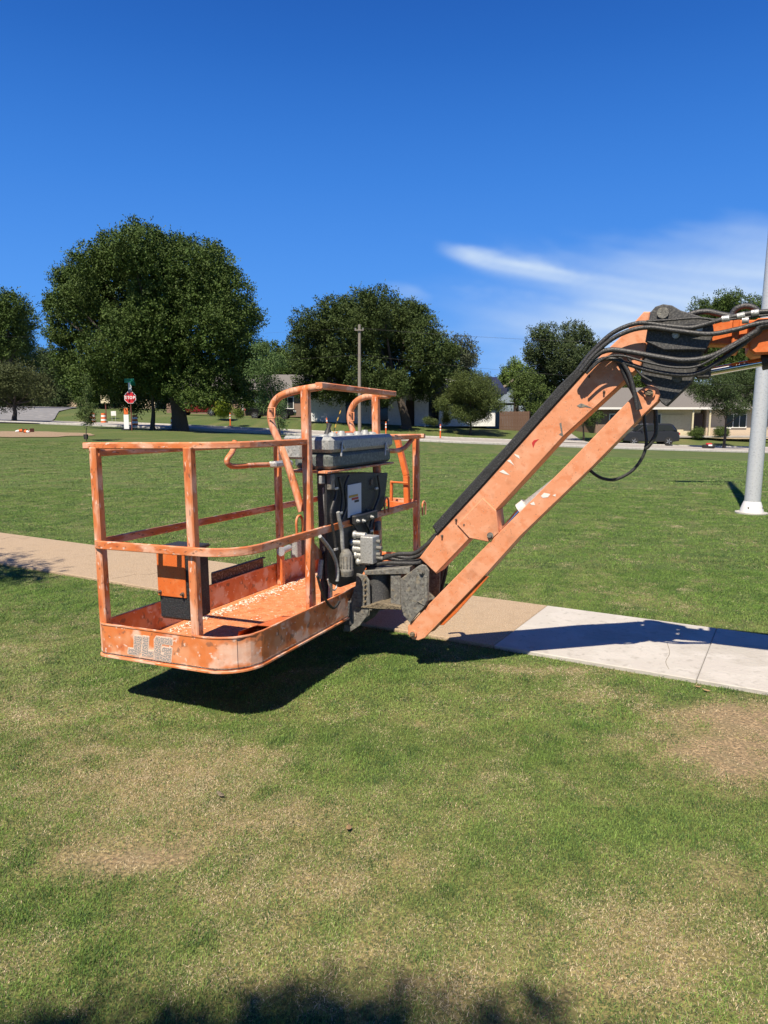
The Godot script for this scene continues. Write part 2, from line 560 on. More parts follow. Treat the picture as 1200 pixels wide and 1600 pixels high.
func prepare_lawn() -> void:
	dry_noise.seed = 21; dry_noise.frequency = 0.9; dry_noise.fractal_octaves = 4
	dry_fine.seed = 33; dry_fine.frequency = 5.5; dry_fine.fractal_octaves = 3
	# [pixel x, pixel y, radius across, radius away, dryness, bare]
	for s in [[110, 1110, .55, .30, .55, 0], [150, 1230, .60, .32, .55, .1], [210, 1340, .20, .09, 1.2, 1.3], [60, 1340, .3, .12, .5, .2],
			[330, 1270, .40, .2, .5, .1], [450, 1290, .4, .2, .55, .15], [300, 1200, .35, .2, .45, 0], [420, 1180, .25, .12, .4, 0],
			[540, 1370, .35, .16, .45, .1], [650, 1480, .45, .16, .4, .1], [400, 1380, .3, .14, .4, .1], [250, 1560, .6, .2, .3, .1],
			[1130, 1180, .26, .26, 1.3, 1.5], [1190, 1130, .25, .25, 1.3, 1.5], [1100, 1120, .25, .12, .7, .4], [960, 1160, .12, .08, .7, .3],
			[1120, 1370, .16, .12, .8, .5], [880, 1050, .5, .05, .9, .2], [800, 1042, .3, .06, .8, .2], [960, 1085, .3, .05, .7, .1],
			[1000, 930, .55, .35, .55, .1], [930, 905, .4, .3, .35, 0], [960, 1560, .2, .12, .5, .2], [720, 1560, .3, .12, .4, .1],
			[1050, 1470, .3, .12, .35, .1], [640, 1330, .2, .1, .3, 0], [1000, 1440, .3, .12, .35, 0]]:
		var p := on_ground(s[0], s[1])
		spots.append([p.x, -p.z, s[2], s[3], s[4], s[5]])

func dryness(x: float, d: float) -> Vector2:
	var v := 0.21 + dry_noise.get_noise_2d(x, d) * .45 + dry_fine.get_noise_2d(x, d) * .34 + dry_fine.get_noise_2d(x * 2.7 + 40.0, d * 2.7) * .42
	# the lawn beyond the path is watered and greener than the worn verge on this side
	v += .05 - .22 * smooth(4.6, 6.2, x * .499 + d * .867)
	var b := 0.0
	for s in spots:
		var q: float = pow((x - s[0]) / s[2], 2.0) + pow((d - s[1]) / s[3], 2.0)
		if q < 6.0:
			var k := exp(-q) * (1.0 + dry_fine.get_noise_2d(x * 1.7 + 9.0, d * 1.7) * 0.9)
			v += s[4] * k * .8
			b += s[5] * k
	return Vector2(clampf(v, 0, 1), clampf(b, 0, 1))

func on_walk(x: float, d: float, pad := 0.0) -> bool:
	var q := x * .499 + d * .867
	return q > 4.31 - pad and q < 5.465 + pad

func steps(a: float, b: float, fine_a: float, fine_b: float, fine: float, grow: float) -> Array:
	var out := []
	var v := fine_a
	while v < fine_b:
		out.append(v)
		v += fine
	var s := fine
	while v < b:
		out.append(v)
		s *= grow
		v += s
	out.append(b)
	v = fine_a
	s = fine
	while v > a:
		s *= grow
		v -= s
		out.push_front(maxf(v, a))
	return out

func make_ground() -> void:
	prepare_lawn()
	var xs := steps(-240, 240, -5, 5, .11, 1.07)
	var ds := steps(-30, 420, 1.2, 9, .11, 1.045)
	var st := S(true)
	var green := Color(.120, .180, .034)
	var straw := Color(.44, .33, .165)
	var soil := Color(.40, .295, .18)
	var cols := []
	for i in ds.size():
		var row := []
		for j in xs.size():
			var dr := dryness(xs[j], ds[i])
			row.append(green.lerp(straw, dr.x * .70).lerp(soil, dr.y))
		cols.append(row)
	for i in ds.size() - 1:
		for j in xs.size() - 1:
			for k in [[0, 0], [1, 0], [1, 1], [0, 0], [1, 1], [0, 1]]:
				var d: float = ds[i + k[0]]
				var x: float = xs[j + k[1]]
				st.set_color(cols[i + k[0]][j + k[1]])
				st.add_vertex(Vector3(x, ground_y(x, d), -d))
	tag(part("ground", st, M.lawn), "", "", "", "structure")
	print("ground ", Time.get_ticks_msec())

func tuft_mesh(sd: int, blades: int, spread: float, h0: float, h1: float, w: float) -> ArrayMesh:
	var r := RandomNumberGenerator.new()
	r.seed = sd
	var st := S()
	for i in blades:
		var a := r.randf() * TAU
		var q := sqrt(r.randf()) * spread
		var p := Vector3(cos(a) * q, -.004, sin(a) * q)
		var b := r.randf() * TAU
		var side := Vector3(cos(b), 0, sin(b))
		var lean := Vector3(-sin(b), 0, cos(b)) * r.randf_range(-1.0, 1.0) + side * r.randf_range(-.5, .5)
		var h := r.randf_range(h0, h1)
		var c := Color.WHITE * r.randf_range(.42, 1.30)
		var mid := p + Vector3.UP * h * .6 + lean * h * .35
		var tip := p + Vector3.UP * h * .85 + lean * h * 1.05
		st.set_color(Color(c.r, c.g, c.b))
		var ww := w * r.randf_range(.7, 1.3)
		tri(st, p - side * ww, p + side * ww, mid + side * ww * .7)
		tri(st, p - side * ww, mid + side * ww * .7, mid - side * ww * .7)
		tri(st, mid - side * ww * .7, mid + side * ww * .7, tip)
	return mesh_of(st)

func make_grass() -> void:
	# [nearest, farthest, tufts per square metre, tuft size]
	var zones := [[1.25, 3.4, 3000.0, .72], [3.4, 7.0, 1300.0, .95], [7.0, 15.0, 260.0, 1.7], [15.0, 32.0, 40.0, 3.0]]
	var names := [["grass", "short mown green grass with dry straw patches"], ["grass", "mown lawn blades beside the path"], ["grass", "green lawn stretching beyond the path"], ["grass", "far lawn running down to the street"]]
	var r := RandomNumberGenerator.new()
	var hue := FastNoiseLite.new()
	hue.seed = 77; hue.frequency = .35; hue.fractal_octaves = 3
	for zi in zones.size():
		var z: Array = zones[zi]
		r.seed = 500 + zi
		var half: float = z[1] * .60 + 1.3
		var area: float = (z[1] - z[0]) * half * 2.0
		var n := int(area * z[2])
		var xf := []
		var cl := []
		for i in n:
			var d := r.randf_range(z[0], z[1])
			var x := r.randf_range(-half, half)
			var lim := d * .60 + 1.3
			if absf(x) > lim: continue
			if on_walk(x, d, -.15 * pow(r.randf(), 2.4)): continue
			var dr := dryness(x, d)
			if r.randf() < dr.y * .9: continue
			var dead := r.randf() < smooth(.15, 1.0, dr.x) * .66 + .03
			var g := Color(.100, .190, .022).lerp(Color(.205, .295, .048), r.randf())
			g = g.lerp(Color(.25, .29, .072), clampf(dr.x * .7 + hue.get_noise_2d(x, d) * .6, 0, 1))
			if r.randf() < .30: g = Color(.050, .100, .022)
			var stripe := 1.0 + .07 * sin((x * .35 + d) * 7.0 + hue.get_noise_2d(x, d) * 3.0)
			g = Color(g.r * 1.10 * stripe, g.g * 1.17 * stripe, g.b * 1.30 * stripe)
			if x * .499 + d * .867 > 5.4 and hue.get_noise_2d(x * 6.0 + 50.0, d * 4.0) > .40 and r.randf() < .6: dead = true
			if dead: g = Color(.38, .29, .155).lerp(Color(.68, .57, .37), r.randf())
			var s: float = z[3] * r.randf_range(.7, 1.3)
			var hgt: float = s * r.randf_range(.6, 1.1) * (.42 if dead else .62 + .5 * clampf(.6 - dr.x, 0, .6)) / sqrt(z[3])
			if not dead and hue.get_noise_2d(x * 15.0, d * 15.0) > .30:
				hgt *= 1.55
				g = Color(g.r * .78, g.g * .86, g.b * .8)
			var b := Basis(Vector3.UP, r.randf() * TAU).scaled_local(Vector3(s, hgt, s))
			xf.append(Transform3D(b, Vector3(x, ground_y(x, d), -d)))
			cl.append(g)
		var mm := MultiMesh.new()
		mm.transform_format = MultiMesh.TRANSFORM_3D
		mm.use_colors = true
		mm.mesh = tuft_mesh(40 + zi, 28, .055, .009, .025, .0013)
		mm.instance_count = xf.size()
		for i in xf.size():
			mm.set_instance_transform(i, xf[i])
			mm.set_instance_color(i, cl[i])
		var o := MultiMeshInstance3D.new()
		o.name = numbered(names[zi][0])
		o.multimesh = mm
		o.material_override = M.blade
		add_child(o)
		tag(o, names[zi][1], "grass", "", "stuff")
		print("grass ", xf.size(), " ", Time.get_ticks_msec())

func make_walk() -> void:
	var along := Vector3(.867, 0, .499)
	var across := Vector3(.499, 0, -.867)
	var walk := Node3D.new()
	walk.name = "sidewalk"
	add_child(walk)
	tag(walk, "", "", "", "structure")
	var s := -1.647
	var cuts := [s]
	for i in 9: cuts.append(cuts[-1] + 1.232)
	for i in range(cuts.size() - 1): slab(walk, along, across, cuts[i], cuts[i + 1], M.concrete, .0012)
	s = -1.647
	for i in 6:
		slab(walk, along, across, s - 2.46, s, M.aggregate, .0015)
		s -= 2.46
	crack(walk, [[176, 908], [196, 905], [214, 901], [232, 902], [252, 897]])
	crack(walk, [[2, 846], [20, 842], [36, 845], [52, 841]])
	crack(walk, [[1045, 1052], [1040, 1040], [1046, 1026], [1042, 1010]])

func crack(parent: Node, pix: Array) -> void:
	var pts := []
	for q in pix: pts.append(on_ground(q[0], q[1]) + Vector3(0, .0255, 0))
	var st := S(true)
	tube(st, smooth_path(pts, 5), .0013, 4, false)
	part("crack", st, M.dirt, parent)

func slab(parent: Node, along: Vector3, across: Vector3, a: float, b: float, m: Material, gap: float) -> void:
	var st := S()
	var c := along * ((a + b) * .5) + across * 4.8875
	var yy := ground_y(c.x, -c.z)
	c.y = yy - .035
	box(st, c, Vector3(b - a - gap * 2.0, .12, 1.155), .005, Basis(along, Vector3.UP, -across))
	part("slab", st, m, parent)

func ribbon(called: String, pts: Array, m: Material, lift_by: float, nacross := 4) -> MeshInstance3D:
	# pts: pairs of [left point, right point] (Vector2 x, d)
	var st := S(true)
	for i in pts.size() - 1:
		for k in nacross:
			var q := []
			for c in [[i, k], [i + 1, k], [i + 1, k + 1], [i, k + 1]]:
				var v: Vector2 = pts[c[0]][0].lerp(pts[c[0]][1], float(c[1]) / nacross)
				q.append(Vector3(v.x, ground_y(v.x, v.y) + lift_by, -v.y))
			quad(st, q[0], q[1], q[2], q[3])
	var o := part(called, st, m)
	tag(o, "", "", "", "structure")
	return o

func make_streets() -> void:
	var pts := []
	for i in 121:
		var x := -150.0 + i * 2.5
		pts.append([Vector2(x, street_near(x)), Vector2(x, street_near(x) + 9.5)])
	ribbon("street", pts, M.street, .05, 6)
	for side in 2:
		var st := S()
		var path := []
		for i in 121:
			var x := -150.0 + i * 2.5
			if side == 1 and x > -38.0 and x < -24.0: continue
			var d := street_near(x) + (-.1 if side == 0 else 9.6)
			path.append(Vector3(x, ground_y(x, d) + .07, -d))
		if side == 1:
			var a := path.filter(func(p): return p.x < -30.0)
			var b := path.filter(func(p): return p.x > -30.0)
			sweep(st, a, .2, .16)
			sweep(st, b, .2, .16)
		else:
			sweep(st, path, .2, .16)
		tag(part("kerb", st, M.kerb), "", "", "", "structure")
	# side street running away on the left, and the driveways of the houses
	pts = []
	for i in 30:
		var t := i / 29.0
		var c := Vector2(-27.5, 47.5).lerp(Vector2(-62, 138), t)
		pts.append([c + Vector2(-4.2, -1.6), c + Vector2(4.2, 1.6)])
	ribbon("side_street", pts, M.asphalt, .075)
	ribbon("driveway", [[Vector2(12.4, 57.0), Vector2(16.6, 57.6)], [Vector2(12.8, 60.0), Vector2(16.6, 60.6)], [Vector2(13.2, 66.0), Vector2(17, 66.6)]], M.street, .09)
	# bare earth where the pavement is being rebuilt
	var ring := []
	var c0 := on_ground(62, 679)
	var st2 := S(true)
	for i in 40:
		var a := TAU * i / 40.0
		var rr := 1.0 + .12 * sin(a * 3.0) + .08 * sin(a * 7.0 + 1.0)
		var x := c0.x + cos(a) * 2.3 * rr
		var d := -c0.z + sin(a) * 2.4 * rr
		ring.append(Vector3(x, ground_y(x, d) + .03, -d))
	for i in 40: tri(st2, Vector3(c0.x, c0.y + .03, c0.z), ring[i], ring[(i + 1) % 40])
	tag(part("bare_earth", st2, M.soil), "", "", "", "structure")

# ------------------------------------------------------------------ trees
var leaf_meshes := []

func leaf_cluster(sd: int, n: int, spread: float, length: float) -> ArrayMesh:
	var r := RandomNumberGenerator.new()
	r.seed = sd
	var st := S()
	for i in n:
		var p := Vector3(r.randfn(0, .5), r.randfn(0, .42), r.randfn(0, .5)) * spread
		var dir := (Vector3(r.randfn(), r.randfn() * .6 - .25, r.randfn())).normalized()
		var side := dir.cross(Vector3(r.randfn(), r.randfn() + .8, r.randfn())).normalized()
		var l := length * r.randf_range(.7, 1.3)
		var w := l * r.randf_range(.24, .34)
		var nn := dir.cross(side) * l * .10
		var k := r.randf_range(.86, 1.14)
		st.set_color(Color(k, k, k * r.randf_range(.85, 1.1)))
		var a := p
		var b := p + dir * l * .5 + side * w
		var c := p + dir * l + nn
		var d := p + dir * l * .5 - side * w
		tri(st, a, b, c)
		tri(st, a, c, d)
	return mesh_of(st)

# a lobe nearer or farther than the trunk keeps its direction from the eye
func move_lobe(b: Array, l: Array, d: float, dz: float, base: Vector3) -> void:
	b[0] = at_depth(l[0], l[1], d - dz) - base
	b[1] *= (d - dz) / d

# lobes: [pixel x, pixel y, pixel radius]; placed at the tree's own distance
func tree(called: String, label: String, group: String, px: float, d: float, lobes: Array, c0: Color, c1: Color, o := {}) -> Node3D:
	var r := RandomNumberGenerator.new()
	r.seed = o.get("seed", 1) + int(px) * 7
	var base: Vector3 = foot(px, d)
	if o.has("at"): base = o.at
	var root := thing(called, base)
	tag(root, label, "tree" if not o.has("category") else o.category, group)
	var balls := []
	var depth: float = o.get("depth", .55)
	var wide := 0.0
	for l in lobes:
		if l is Array and l.size() == 4:      # metres, relative to the base
			balls.append([Vector3(l[0], l[1], l[2]), l[3]])
		else:
			var q := at_depth(l[0], l[1], d) - base
			balls.append([q, l[2] * d / FOC * o.get("swell", 1.12)])
	var cen := Vector3.ZERO
	for b in balls: cen += b[0] / balls.size()
	for b in balls: wide = maxf(wide, absf(b[0].x - cen.x) + b[1])
	for i in balls.size():
		if lobes[i].size() == 4: continue
		if lobes[i].size() == 5:
			move_lobe(balls[i], lobes[i], d, lobes[i][3], base)
			continue
		var b: Array = balls[i]
		var rim: float = clampf(absf(b[0].x - cen.x) / wide, 0, 1)
		var room: float = wide * sqrt(1.0 - rim * rim) * depth
		move_lobe(b, lobes[i], d, (1.0 if i % 2 == 0 else -1.0) * r.randf_range(.25, 1.0) * room, base)
	# trunk and limbs
	var th: float = o.get("trunk", wide * .075)
	var bark: Material = o.get("bark", M.bark)
	if th > 0.0:
		var st := S(true)
		var fork := Vector3(cen.x * .35, cen.y * .52, cen.z * .3)
		var path := smooth_path([Vector3(0, -.15, 0), Vector3(.1 * th, .3, 0), fork * .5 + Vector3(th * .3, 0, 0), fork, cen + Vector3(0, .5 * wide * .2, 0)], 4)
		var rad := []
		for i in path.size():
			var t := float(i) / (path.size() - 1)
			rad.append(th * (1.45 - 2.2 * t if t < .15 else lerpf(1.1, .3, t)))
		tube(st, path, rad, 10)
		part("trunk", st, bark, root)
		for i in mini(balls.size(), o.get("limbs", 7)):
			var sl := S(true)
			var b: Vector3 = balls[i][0]
			var f0 := fork * r.randf_range(.75, 1.15)
			var mid := f0.lerp(b, .5) + Vector3(0, -.05 * wide, 0)
			var lp := smooth_path([f0, mid, b], 4)
			var lr := []
			for k in lp.size(): lr.append(th * lerpf(.34, .08, float(k) / (lp.size() - 1)))
			tube(sl, lp, lr, 6)
			part("limb", sl, bark, root)
	# crown
	if leaf_meshes.is_empty():
		leaf_meshes = [leaf_cluster(1, 34, .40, .17), leaf_cluster(2, 32, .42, .15)]
	var size: float = o.get("size", 1.0)
	var dens: float = o.get("density", 1.0)
	var leaf := c0.lerp(c1, .6)
	var xf := []
	var cl := []
	for b in balls:
		var rad: float = b[1]
		var n := int(dens * 34.0 * rad * rad * (1.0 + rad * .16) / (size * size)) + 6
		var knots := []
		for i in 5: knots.append(Vector3(r.randfn(), r.randfn(), r.randfn()).normalized())
		for i in n:
			var v := Vector3(r.randfn(), r.randfn(), r.randfn()).normalized()
			var lump := 0.0
			for kn in knots: lump = maxf(lump, v.dot(kn))
			var rr: float = rad * (pow(r.randf(), .42)) * (1.0 + (.28 * smooth(.35, .95, lump) - .20) * o.get("lump", 1.0))
			if r.randf() < .09 * o.get("lump", 1.0): rr *= r.randf_range(1.05, 1.24)
			var p: Vector3 = b[0] + v * rr * Vector3(1, .9, 1)
			if p.y < .2: continue
			var s := size * r.randf_range(.65, 1.3)
			var bs := Basis(Vector3(r.randfn(), r.randfn(), r.randfn()).normalized(), r.randf() * TAU).scaled_local(Vector3.ONE * s)
			xf.append(Transform3D(bs, p))
			var v2 := r.randf_range(.88, 1.12)          # leaves of one tree differ a little, at random
			cl.append(Color(leaf.r * v2 * r.randf_range(.94, 1.06), leaf.g * v2, leaf.b * v2))
	var mm := MultiMesh.new()
	mm.transform_format = MultiMesh.TRANSFORM_3D
	mm.use_colors = true
	mm.mesh = leaf_meshes[o.get("leaf", 0)]
	mm.instance_count = xf.size()
	for i in xf.size():
		mm.set_instance_transform(i, xf[i])
		mm.set_instance_color(i, cl[i])
	var cr := MultiMeshInstance3D.new()
	cr.name = "crown"
	cr.multimesh = mm
	cr.material_override = M.leaf
	root.add_child(cr)
	tag(cr, "", "", "", "stuff")
	return root

func make_trees() -> void:
	var dk := Color(.030, .056, .011)
	var dl := Color(.078, .122, .022)
	tree("oak_tree", "largest broad dark green oak beside the stop sign", "", 281, 46.3, [
		[205, 392, 42], [262, 394, 38], [320, 420, 44], [155, 425, 40], [112, 470, 38], [90, 490, 24], [362, 470, 42], [382, 515, 32], [352, 555, 52], [205, 470, 72], [285, 485, 74], [120, 535, 44], [150, 585, 40], [228, 565, 58, -2.0, 1], [300, 585, 52], [380, 575, 34], [172, 385, 26], [330, 402, 26], [250, 430, 60], [375, 610, 26], [208, 360, 16], [104, 440, 20], [395, 490, 20],
		[108, 575, 30], [135, 612, 24], [185, 605, 30, -3.5, 1], [330, 612, 34], [250, 610, 34, -3.0, 1], [390, 625, 20], [165, 500, 50], [170, 548, 46], [140, 470, 40], [345, 505, 52], [310, 450, 52], [220, 520, 60], [270, 540, 60], [232, 372, 26], [290, 388, 24], [352, 430, 24], [80, 470, 14], [405, 555, 18], [130, 440, 26], [300, 625, 22], [210, 630, 20, -4.0, 1], [135, 412, 32], [108, 438, 26], [180, 400, 34], [85, 520, 18]],
		dk, dl, {"trunk": .58, "limbs": 12, "density": .95, "size": .72, "swell": 1.0})
	tree("young_tree", "slim dark trunked tree next to the largest oak", "", 239, 46, [[232, 570, 30], [250, 560, 30], [240, 595, 26]], dk, dl, {"trunk": .17, "limbs": 3, "size": .7})
	tree("oak_tree", "wide dark oak in front of the white house", "", 634, 62, [
		[482, 505, 28], [505, 560, 42], [518, 490, 28], [560, 485, 34], [598, 474, 28], [640, 490, 30], [662, 525, 34], [605, 530, 56], [548, 550, 50], [688, 550, 26], [580, 590, 36], [645, 575, 42], [470, 560, 24], [700, 575, 20], [615, 600, 30], [520, 600, 34], [575, 466, 18], [660, 600, 26], [690, 590, 22], [560, 612, 26], [600, 618, 20], [480, 600, 26], [540, 510, 36], [625, 505, 36], [580, 510, 40], [500, 525, 34], [668, 560, 34], [655, 500, 22], [538, 480, 20], [468, 530, 18], [706, 548, 14]],
		Color(.028, .050, .012), Color(.070, .102, .024), {"trunk": .5, "limbs": 10, "density": .95, "size": .85, "seed": 4, "depth": .4, "swell": 1.0})
	tree("background_tree", "paler grey green tree showing behind the wide oak's edge", "", 718, 82, [[716, 552, 26], [732, 562, 14], [700, 580, 22], [722, 585, 22]], Color(.05, .065, .035), Color(.09, .105, .055), {"size": 1.0})
	tree("ornamental_tree", "small rounded tree before the white house wall", "", 735, 60, [[735, 605, 26], [708, 622, 20], [764, 622, 20], [735, 630, 26], [720, 600, 18], [752, 602, 18], [690, 632, 11], [778, 634, 10], [715, 645, 14], [755, 645, 14], [735, 650, 14]], Color(.05, .075, .018), Color(.095, .125, .032), {"trunk": .12, "size": .6, "density": 1.5, "leaf": 1})
	tree("young_tree", "bright leafed young tree between the two large oaks", "", 437, 42, [[404, 578, 20], [420, 605, 20], [428, 565, 18], [408, 545, 14], [436, 635, 13], [415, 630, 14], [440, 660, 7]], Color(.05, .10, .03), Color(.12, .185, .06), {"trunk": .07, "limbs": 4, "size": .55, "density": 1.1, "leaf": 1})
	tree("background_tree", "tall dark tree standing over the side street", "", 20, 88, [[12, 480, 30], [36, 503, 20], [-5, 520, 42], [28, 535, 26], [-40, 500, 50], [10, 570, 40]], dk, dl, {"size": 1.15, "density": 1.1})
	tree("street_tree", "dull olive tree on the left corner lawn", "", 24, 53, [[25, 588, 28], [55, 600, 20], [2, 598, 28], [38, 618, 20], [-30, 590, 34], [12, 620, 22], [66, 615, 13]], Color(.046, .060, .020), Color(.085, .102, .036), {"trunk": .2, "size": .7, "density": 1.3, "leaf": 1})
	tree("background_tree", "leafy tree at the far end of the side street", "", 92, 112, [[82, 568, 26], [108, 590, 32], [62, 562, 20], [132, 598, 28], [92, 615, 26], [60, 610, 28]], Color(.04, .065, .02), Color(.075, .11, .035), {"size": 1.3})
	tree("background_tree", "shaded tree behind the orange barrels", "", 165, 98, [[150, 600, 28], [180, 612, 28], [205, 600, 26], [165, 625, 22]], Color(.04, .058, .02), Color(.07, .095, .03), {"size": 1.2})
	tree("background_tree", "dark tree behind the brick house and red car", "", 330, 96, [[270, 590, 30], [320, 590, 34], [365, 585, 34], [400, 590, 30], [430, 560, 26], [440, 600, 28]], dk, dl, {"size": 1.2})
	tree("background_tree", "dark tree behind the left end of the white house", "", 495, 92, [[470, 570, 34], [505, 590, 34], [440, 580, 28], [540, 590, 30]], dk, dl, {"size": 1.2})
	tree("background_tree", "tall feathery tree behind the wooden fence", "", 884, 82, [[848, 530, 24], [900, 526, 24], [878, 560, 36], [845, 585, 30], [915, 575, 28], [880, 610, 36], [835, 555, 16], [922, 540, 14], [925, 620, 24]], Color(.035, .055, .02), Color(.072, .10, .034), {"size": .95, "density": 1.1})
	tree("background_tree", "sunny yellow green tree beside the pale gable", "", 812, 76, [[800, 588, 18], [815, 600, 20], [788, 598, 14], [828, 622, 20], [806, 572, 12], [800, 625, 16]], Color(.075, .125, .022), Color(.13, .19, .04), {"size": .85, "density": 1.2})
	tree("background_tree", "full leafed tree hiding half of the pale gable", "", 822, 70, [[826, 598, 20], [845, 625, 22], [812, 618, 16], [862, 640, 16], [832, 642, 16], [806, 600, 12]], Color(.045, .075, .016), Color(.09, .13, .03), {"size": .8, "density": 1.2})
	tree("background_tree", "big dark tree rising behind the cream house", "", 1130, 96, [[1140, 475, 18], [1100, 488, 16], [1176, 488, 18], [1122, 515, 36], [1172, 525, 34], [1204, 500, 26], [1078, 505, 14], [1090, 545, 36], [1150, 560, 40], [1210, 550, 40], [1060, 570, 26]], dk, dl, {"size": 1.1, "density": 1.1, "swell": 1.4})
	tree("background_tree", "low dark tree behind the shingled roof", "", 985, 100, [[960, 590, 26], [995, 600, 24], [1030, 595, 24], [940, 610, 24]], dk, dl, {"size": 1.2})
	tree("ornamental_tree", "small spreading tree in the cream house yard", "", 1132, 58, [[1120, 602, 24], [1152, 598, 24], [1102, 618, 15], [1172, 622, 16], [1135, 628, 24], [1140, 585, 16], [1160, 640, 10], [1180, 600, 18], [1090, 605, 16]], Color(.032, .055, .018), Color(.07, .105, .034), {"trunk": .13, "size": .62, "density": 1.25, "leaf": 1})
	tree("ornamental_tree", "small dark tree at the end of the driveway", "", 912, 60, [[905, 645, 16], [925, 650, 15], [895, 655, 12], [915, 630, 12]], dk, dl, {"trunk": .1, "size": .6, "leaf": 1})
	# sapling with its watering tub
	var sp := on_ground(135, 689)
	tree("sapling", "thin sapling newly planted on the lawn", "", 135, -sp.z, [[135, 610, 7], [132, 628, 9], [140, 640, 10], [128, 648, 8], [138, 655, 9], [133, 590, 4]], Color(.05, .08, .02), Color(.09, .13, .035), {"trunk": .025, "limbs": 2, "size": .38, "density": 1.2, "at": sp, "leaf": 1})
	# trees behind the camera: only their shade falls into the picture
	tree("shade_tree", "tree behind the camera shading the near grass", "", 600, 3, [[0, 5.2, 0, 2.15], [-1.5, 5.2, .30, 2.05], [-.75, 5.2, .05, 2.1], [.9, 5.1, .55, 1.75]], dk, dl, {"at": Vector3(-1.85, 0, 4.20), "trunk": .16, "size": .34, "density": 6.0, "limbs": 3, "lump": 0.0})
	tree("shade_tree", "tree left of the path shading its edge", "", 600, 3, [[1.3, 4.5, -.4, .62], [1.0, 4.6, .4, .7], [.4, 5.0, -.3, .9], [-.3, 5.2, .4, 1.1], [1.75, 4.4, -.5, .34], [.6, 4.4, -.7, .6]], dk, dl, {"at": Vector3(-6.42, 0, -3.35), "trunk": .16, "size": .42, "density": .5, "limbs": 5})
	# the wood that closes the view behind the houses
	var wood_r := RandomNumberGenerator.new()
	wood_r.seed = 61
	var wx := []
	var wc := []
	for i in 150:
		var px := -140.0 + i * 10.0 + wood_r.randf_range(-8, 8)
		var dd := wood_r.randf_range(122, 140)
		var hi := 612.0 + 14.0 * sin(i * .9) + wood_r.randf_range(-10, 10)
		if px < 470.0: hi -= 14.0
		var ctr := at_depth(px, hi + 22.0, dd)
		for q in 120:
			var vv := Vector3(wood_r.randfn(), wood_r.randfn() * 1.0, wood_r.randfn()).normalized() * pow(wood_r.randf(), .4)
			var pp := ctr + vv * Vector3(3.4, 3.6, 3.0)
			if q % 3 == 0: pp.y -= wood_r.randf() * 4.5
			pp.y = maxf(pp.y, ground_y(pp.x, -pp.z) + .2)
			wx.append(Transform3D(Basis(Vector3(wood_r.randfn(), wood_r.randfn(), wood_r.randfn()).normalized(), wood_r.randf() * TAU).scaled_local(Vector3.ONE * wood_r.randf_range(1.2, 2.2)), pp))
			wc.append(Color(.046, .066, .022) * wood_r.randf_range(.88, 1.12))
	var wm := MultiMesh.new()
	wm.transform_format = MultiMesh.TRANSFORM_3D
	wm.use_colors = true
	wm.mesh = leaf_meshes[0]
	wm.instance_count = wx.size()
	for i in wx.size():
		wm.set_instance_transform(i, wx[i])
		wm.set_instance_color(i, wc[i])
	var wo := MultiMeshInstance3D.new()
	wo.name = "far_woods"
	wo.multimesh = wm
	wo.material_override = M.leaf
	add_child(wo)
	tag(wo, "dark belt of far trees behind the houses", "woods", "", "stuff")
	# shrubs
	for s in [["clipped yellow green shrub beside the brick house", 348, 63, [[348, 630, 10], [348, 640, 13], [347, 620, 6]], Color(.20, .27, .025), Color(.34, .42, .05)],
			["low yellow green bush right of the clipped shrub", 372, 59.5, [[372, 644, 7], [376, 647, 5]], Color(.09, .14, .02), Color(.16, .22, .04)],
			["round green bush at the cream house door", 1090, 66, [[1090, 676, 8], [1082, 679, 6]], Color(.06, .10, .02), Color(.11, .16, .04)],
			["square hedge bush beside the pale brick planter", 1128, 66, [[1124, 674, 7], [1132, 675, 7]], Color(.05, .09, .02), Color(.10, .14, .035)],
			["low plants at the foot of the white house", 672, 60.5, [[668, 657, 6], [678, 659, 5]], Color(.05, .08, .025), Color(.11, .14, .05)],
			["upright shrub against the bright white wall", 697, 60.5, [[697, 648, 5], [697, 656, 6], [697, 640, 3]], Color(.04, .06, .02), Color(.07, .09, .03)]]:
		tree("shrub", s[0], "", s[1], s[2], s[3], s[4], s[5], {"trunk": 0.0, "size": .42, "density": 3.0, "category": "shrub", "leaf": 1})
	print("trees ", Time.get_ticks_msec())

# ------------------------------------------------------------------ houses
func wpart(called: String, m: Material, parent: Node, c: Vector3, s: Vector3, b := 0.0) -> MeshInstance3D:
	var st := S()
	box(st, c, s, b)
	return part(called, st, m, parent)

func window(parent: Node, x: float, y: float, z: float, w: float, h: float, bars := 2, trim: Material = null) -> void:
	if trim == null: trim = M.trim
	var o := wpart("window", M.window, parent, Vector3(x, y, z), Vector3(w, h, .06))
	var st := S()
	for s in [-1, 1]:
		box(st, Vector3(x + s * (w * .5 + .04), y, z + .02), Vector3(.08, h + .16, .12), .01)
		box(st, Vector3(x, y + s * (h * .5 + .04), z + .022), Vector3(w, .08, .12), .01)
	part("window_frame", st, trim, o)
	for i in range(1, bars):
		wpart("window_bar", trim, o, Vector3(x - w * .5 + w * i / bars, y, z + .03), Vector3(.05, h, .05))

# gable roof: ridge along x, centred on the origin, eaves at height y
func gable(st: SurfaceTool, x0: float, x1: float, z0: float, z1: float, y: float, rise: float, thick := .18) -> void:
	var zc := (z0 + z1) * .5
	for s in [[z0, zc], [z1, zc]]:
		var a := Vector3(x0, y, s[0])
		var b := Vector3(x1, y, s[0])
		var c := Vector3(x1, y + rise, s[1])
		var d := Vector3(x0, y + rise, s[1])
		var u := Vector3(0, thick, 0)
		quad(st, a + u, b + u, c + u, d + u)
		quad(st, d, c, b, a)
		quad(st, a, b, b + u, a + u)
		quad(st, a, a + u, d + u, d)
		quad(st, b, c, c + u, b + u)

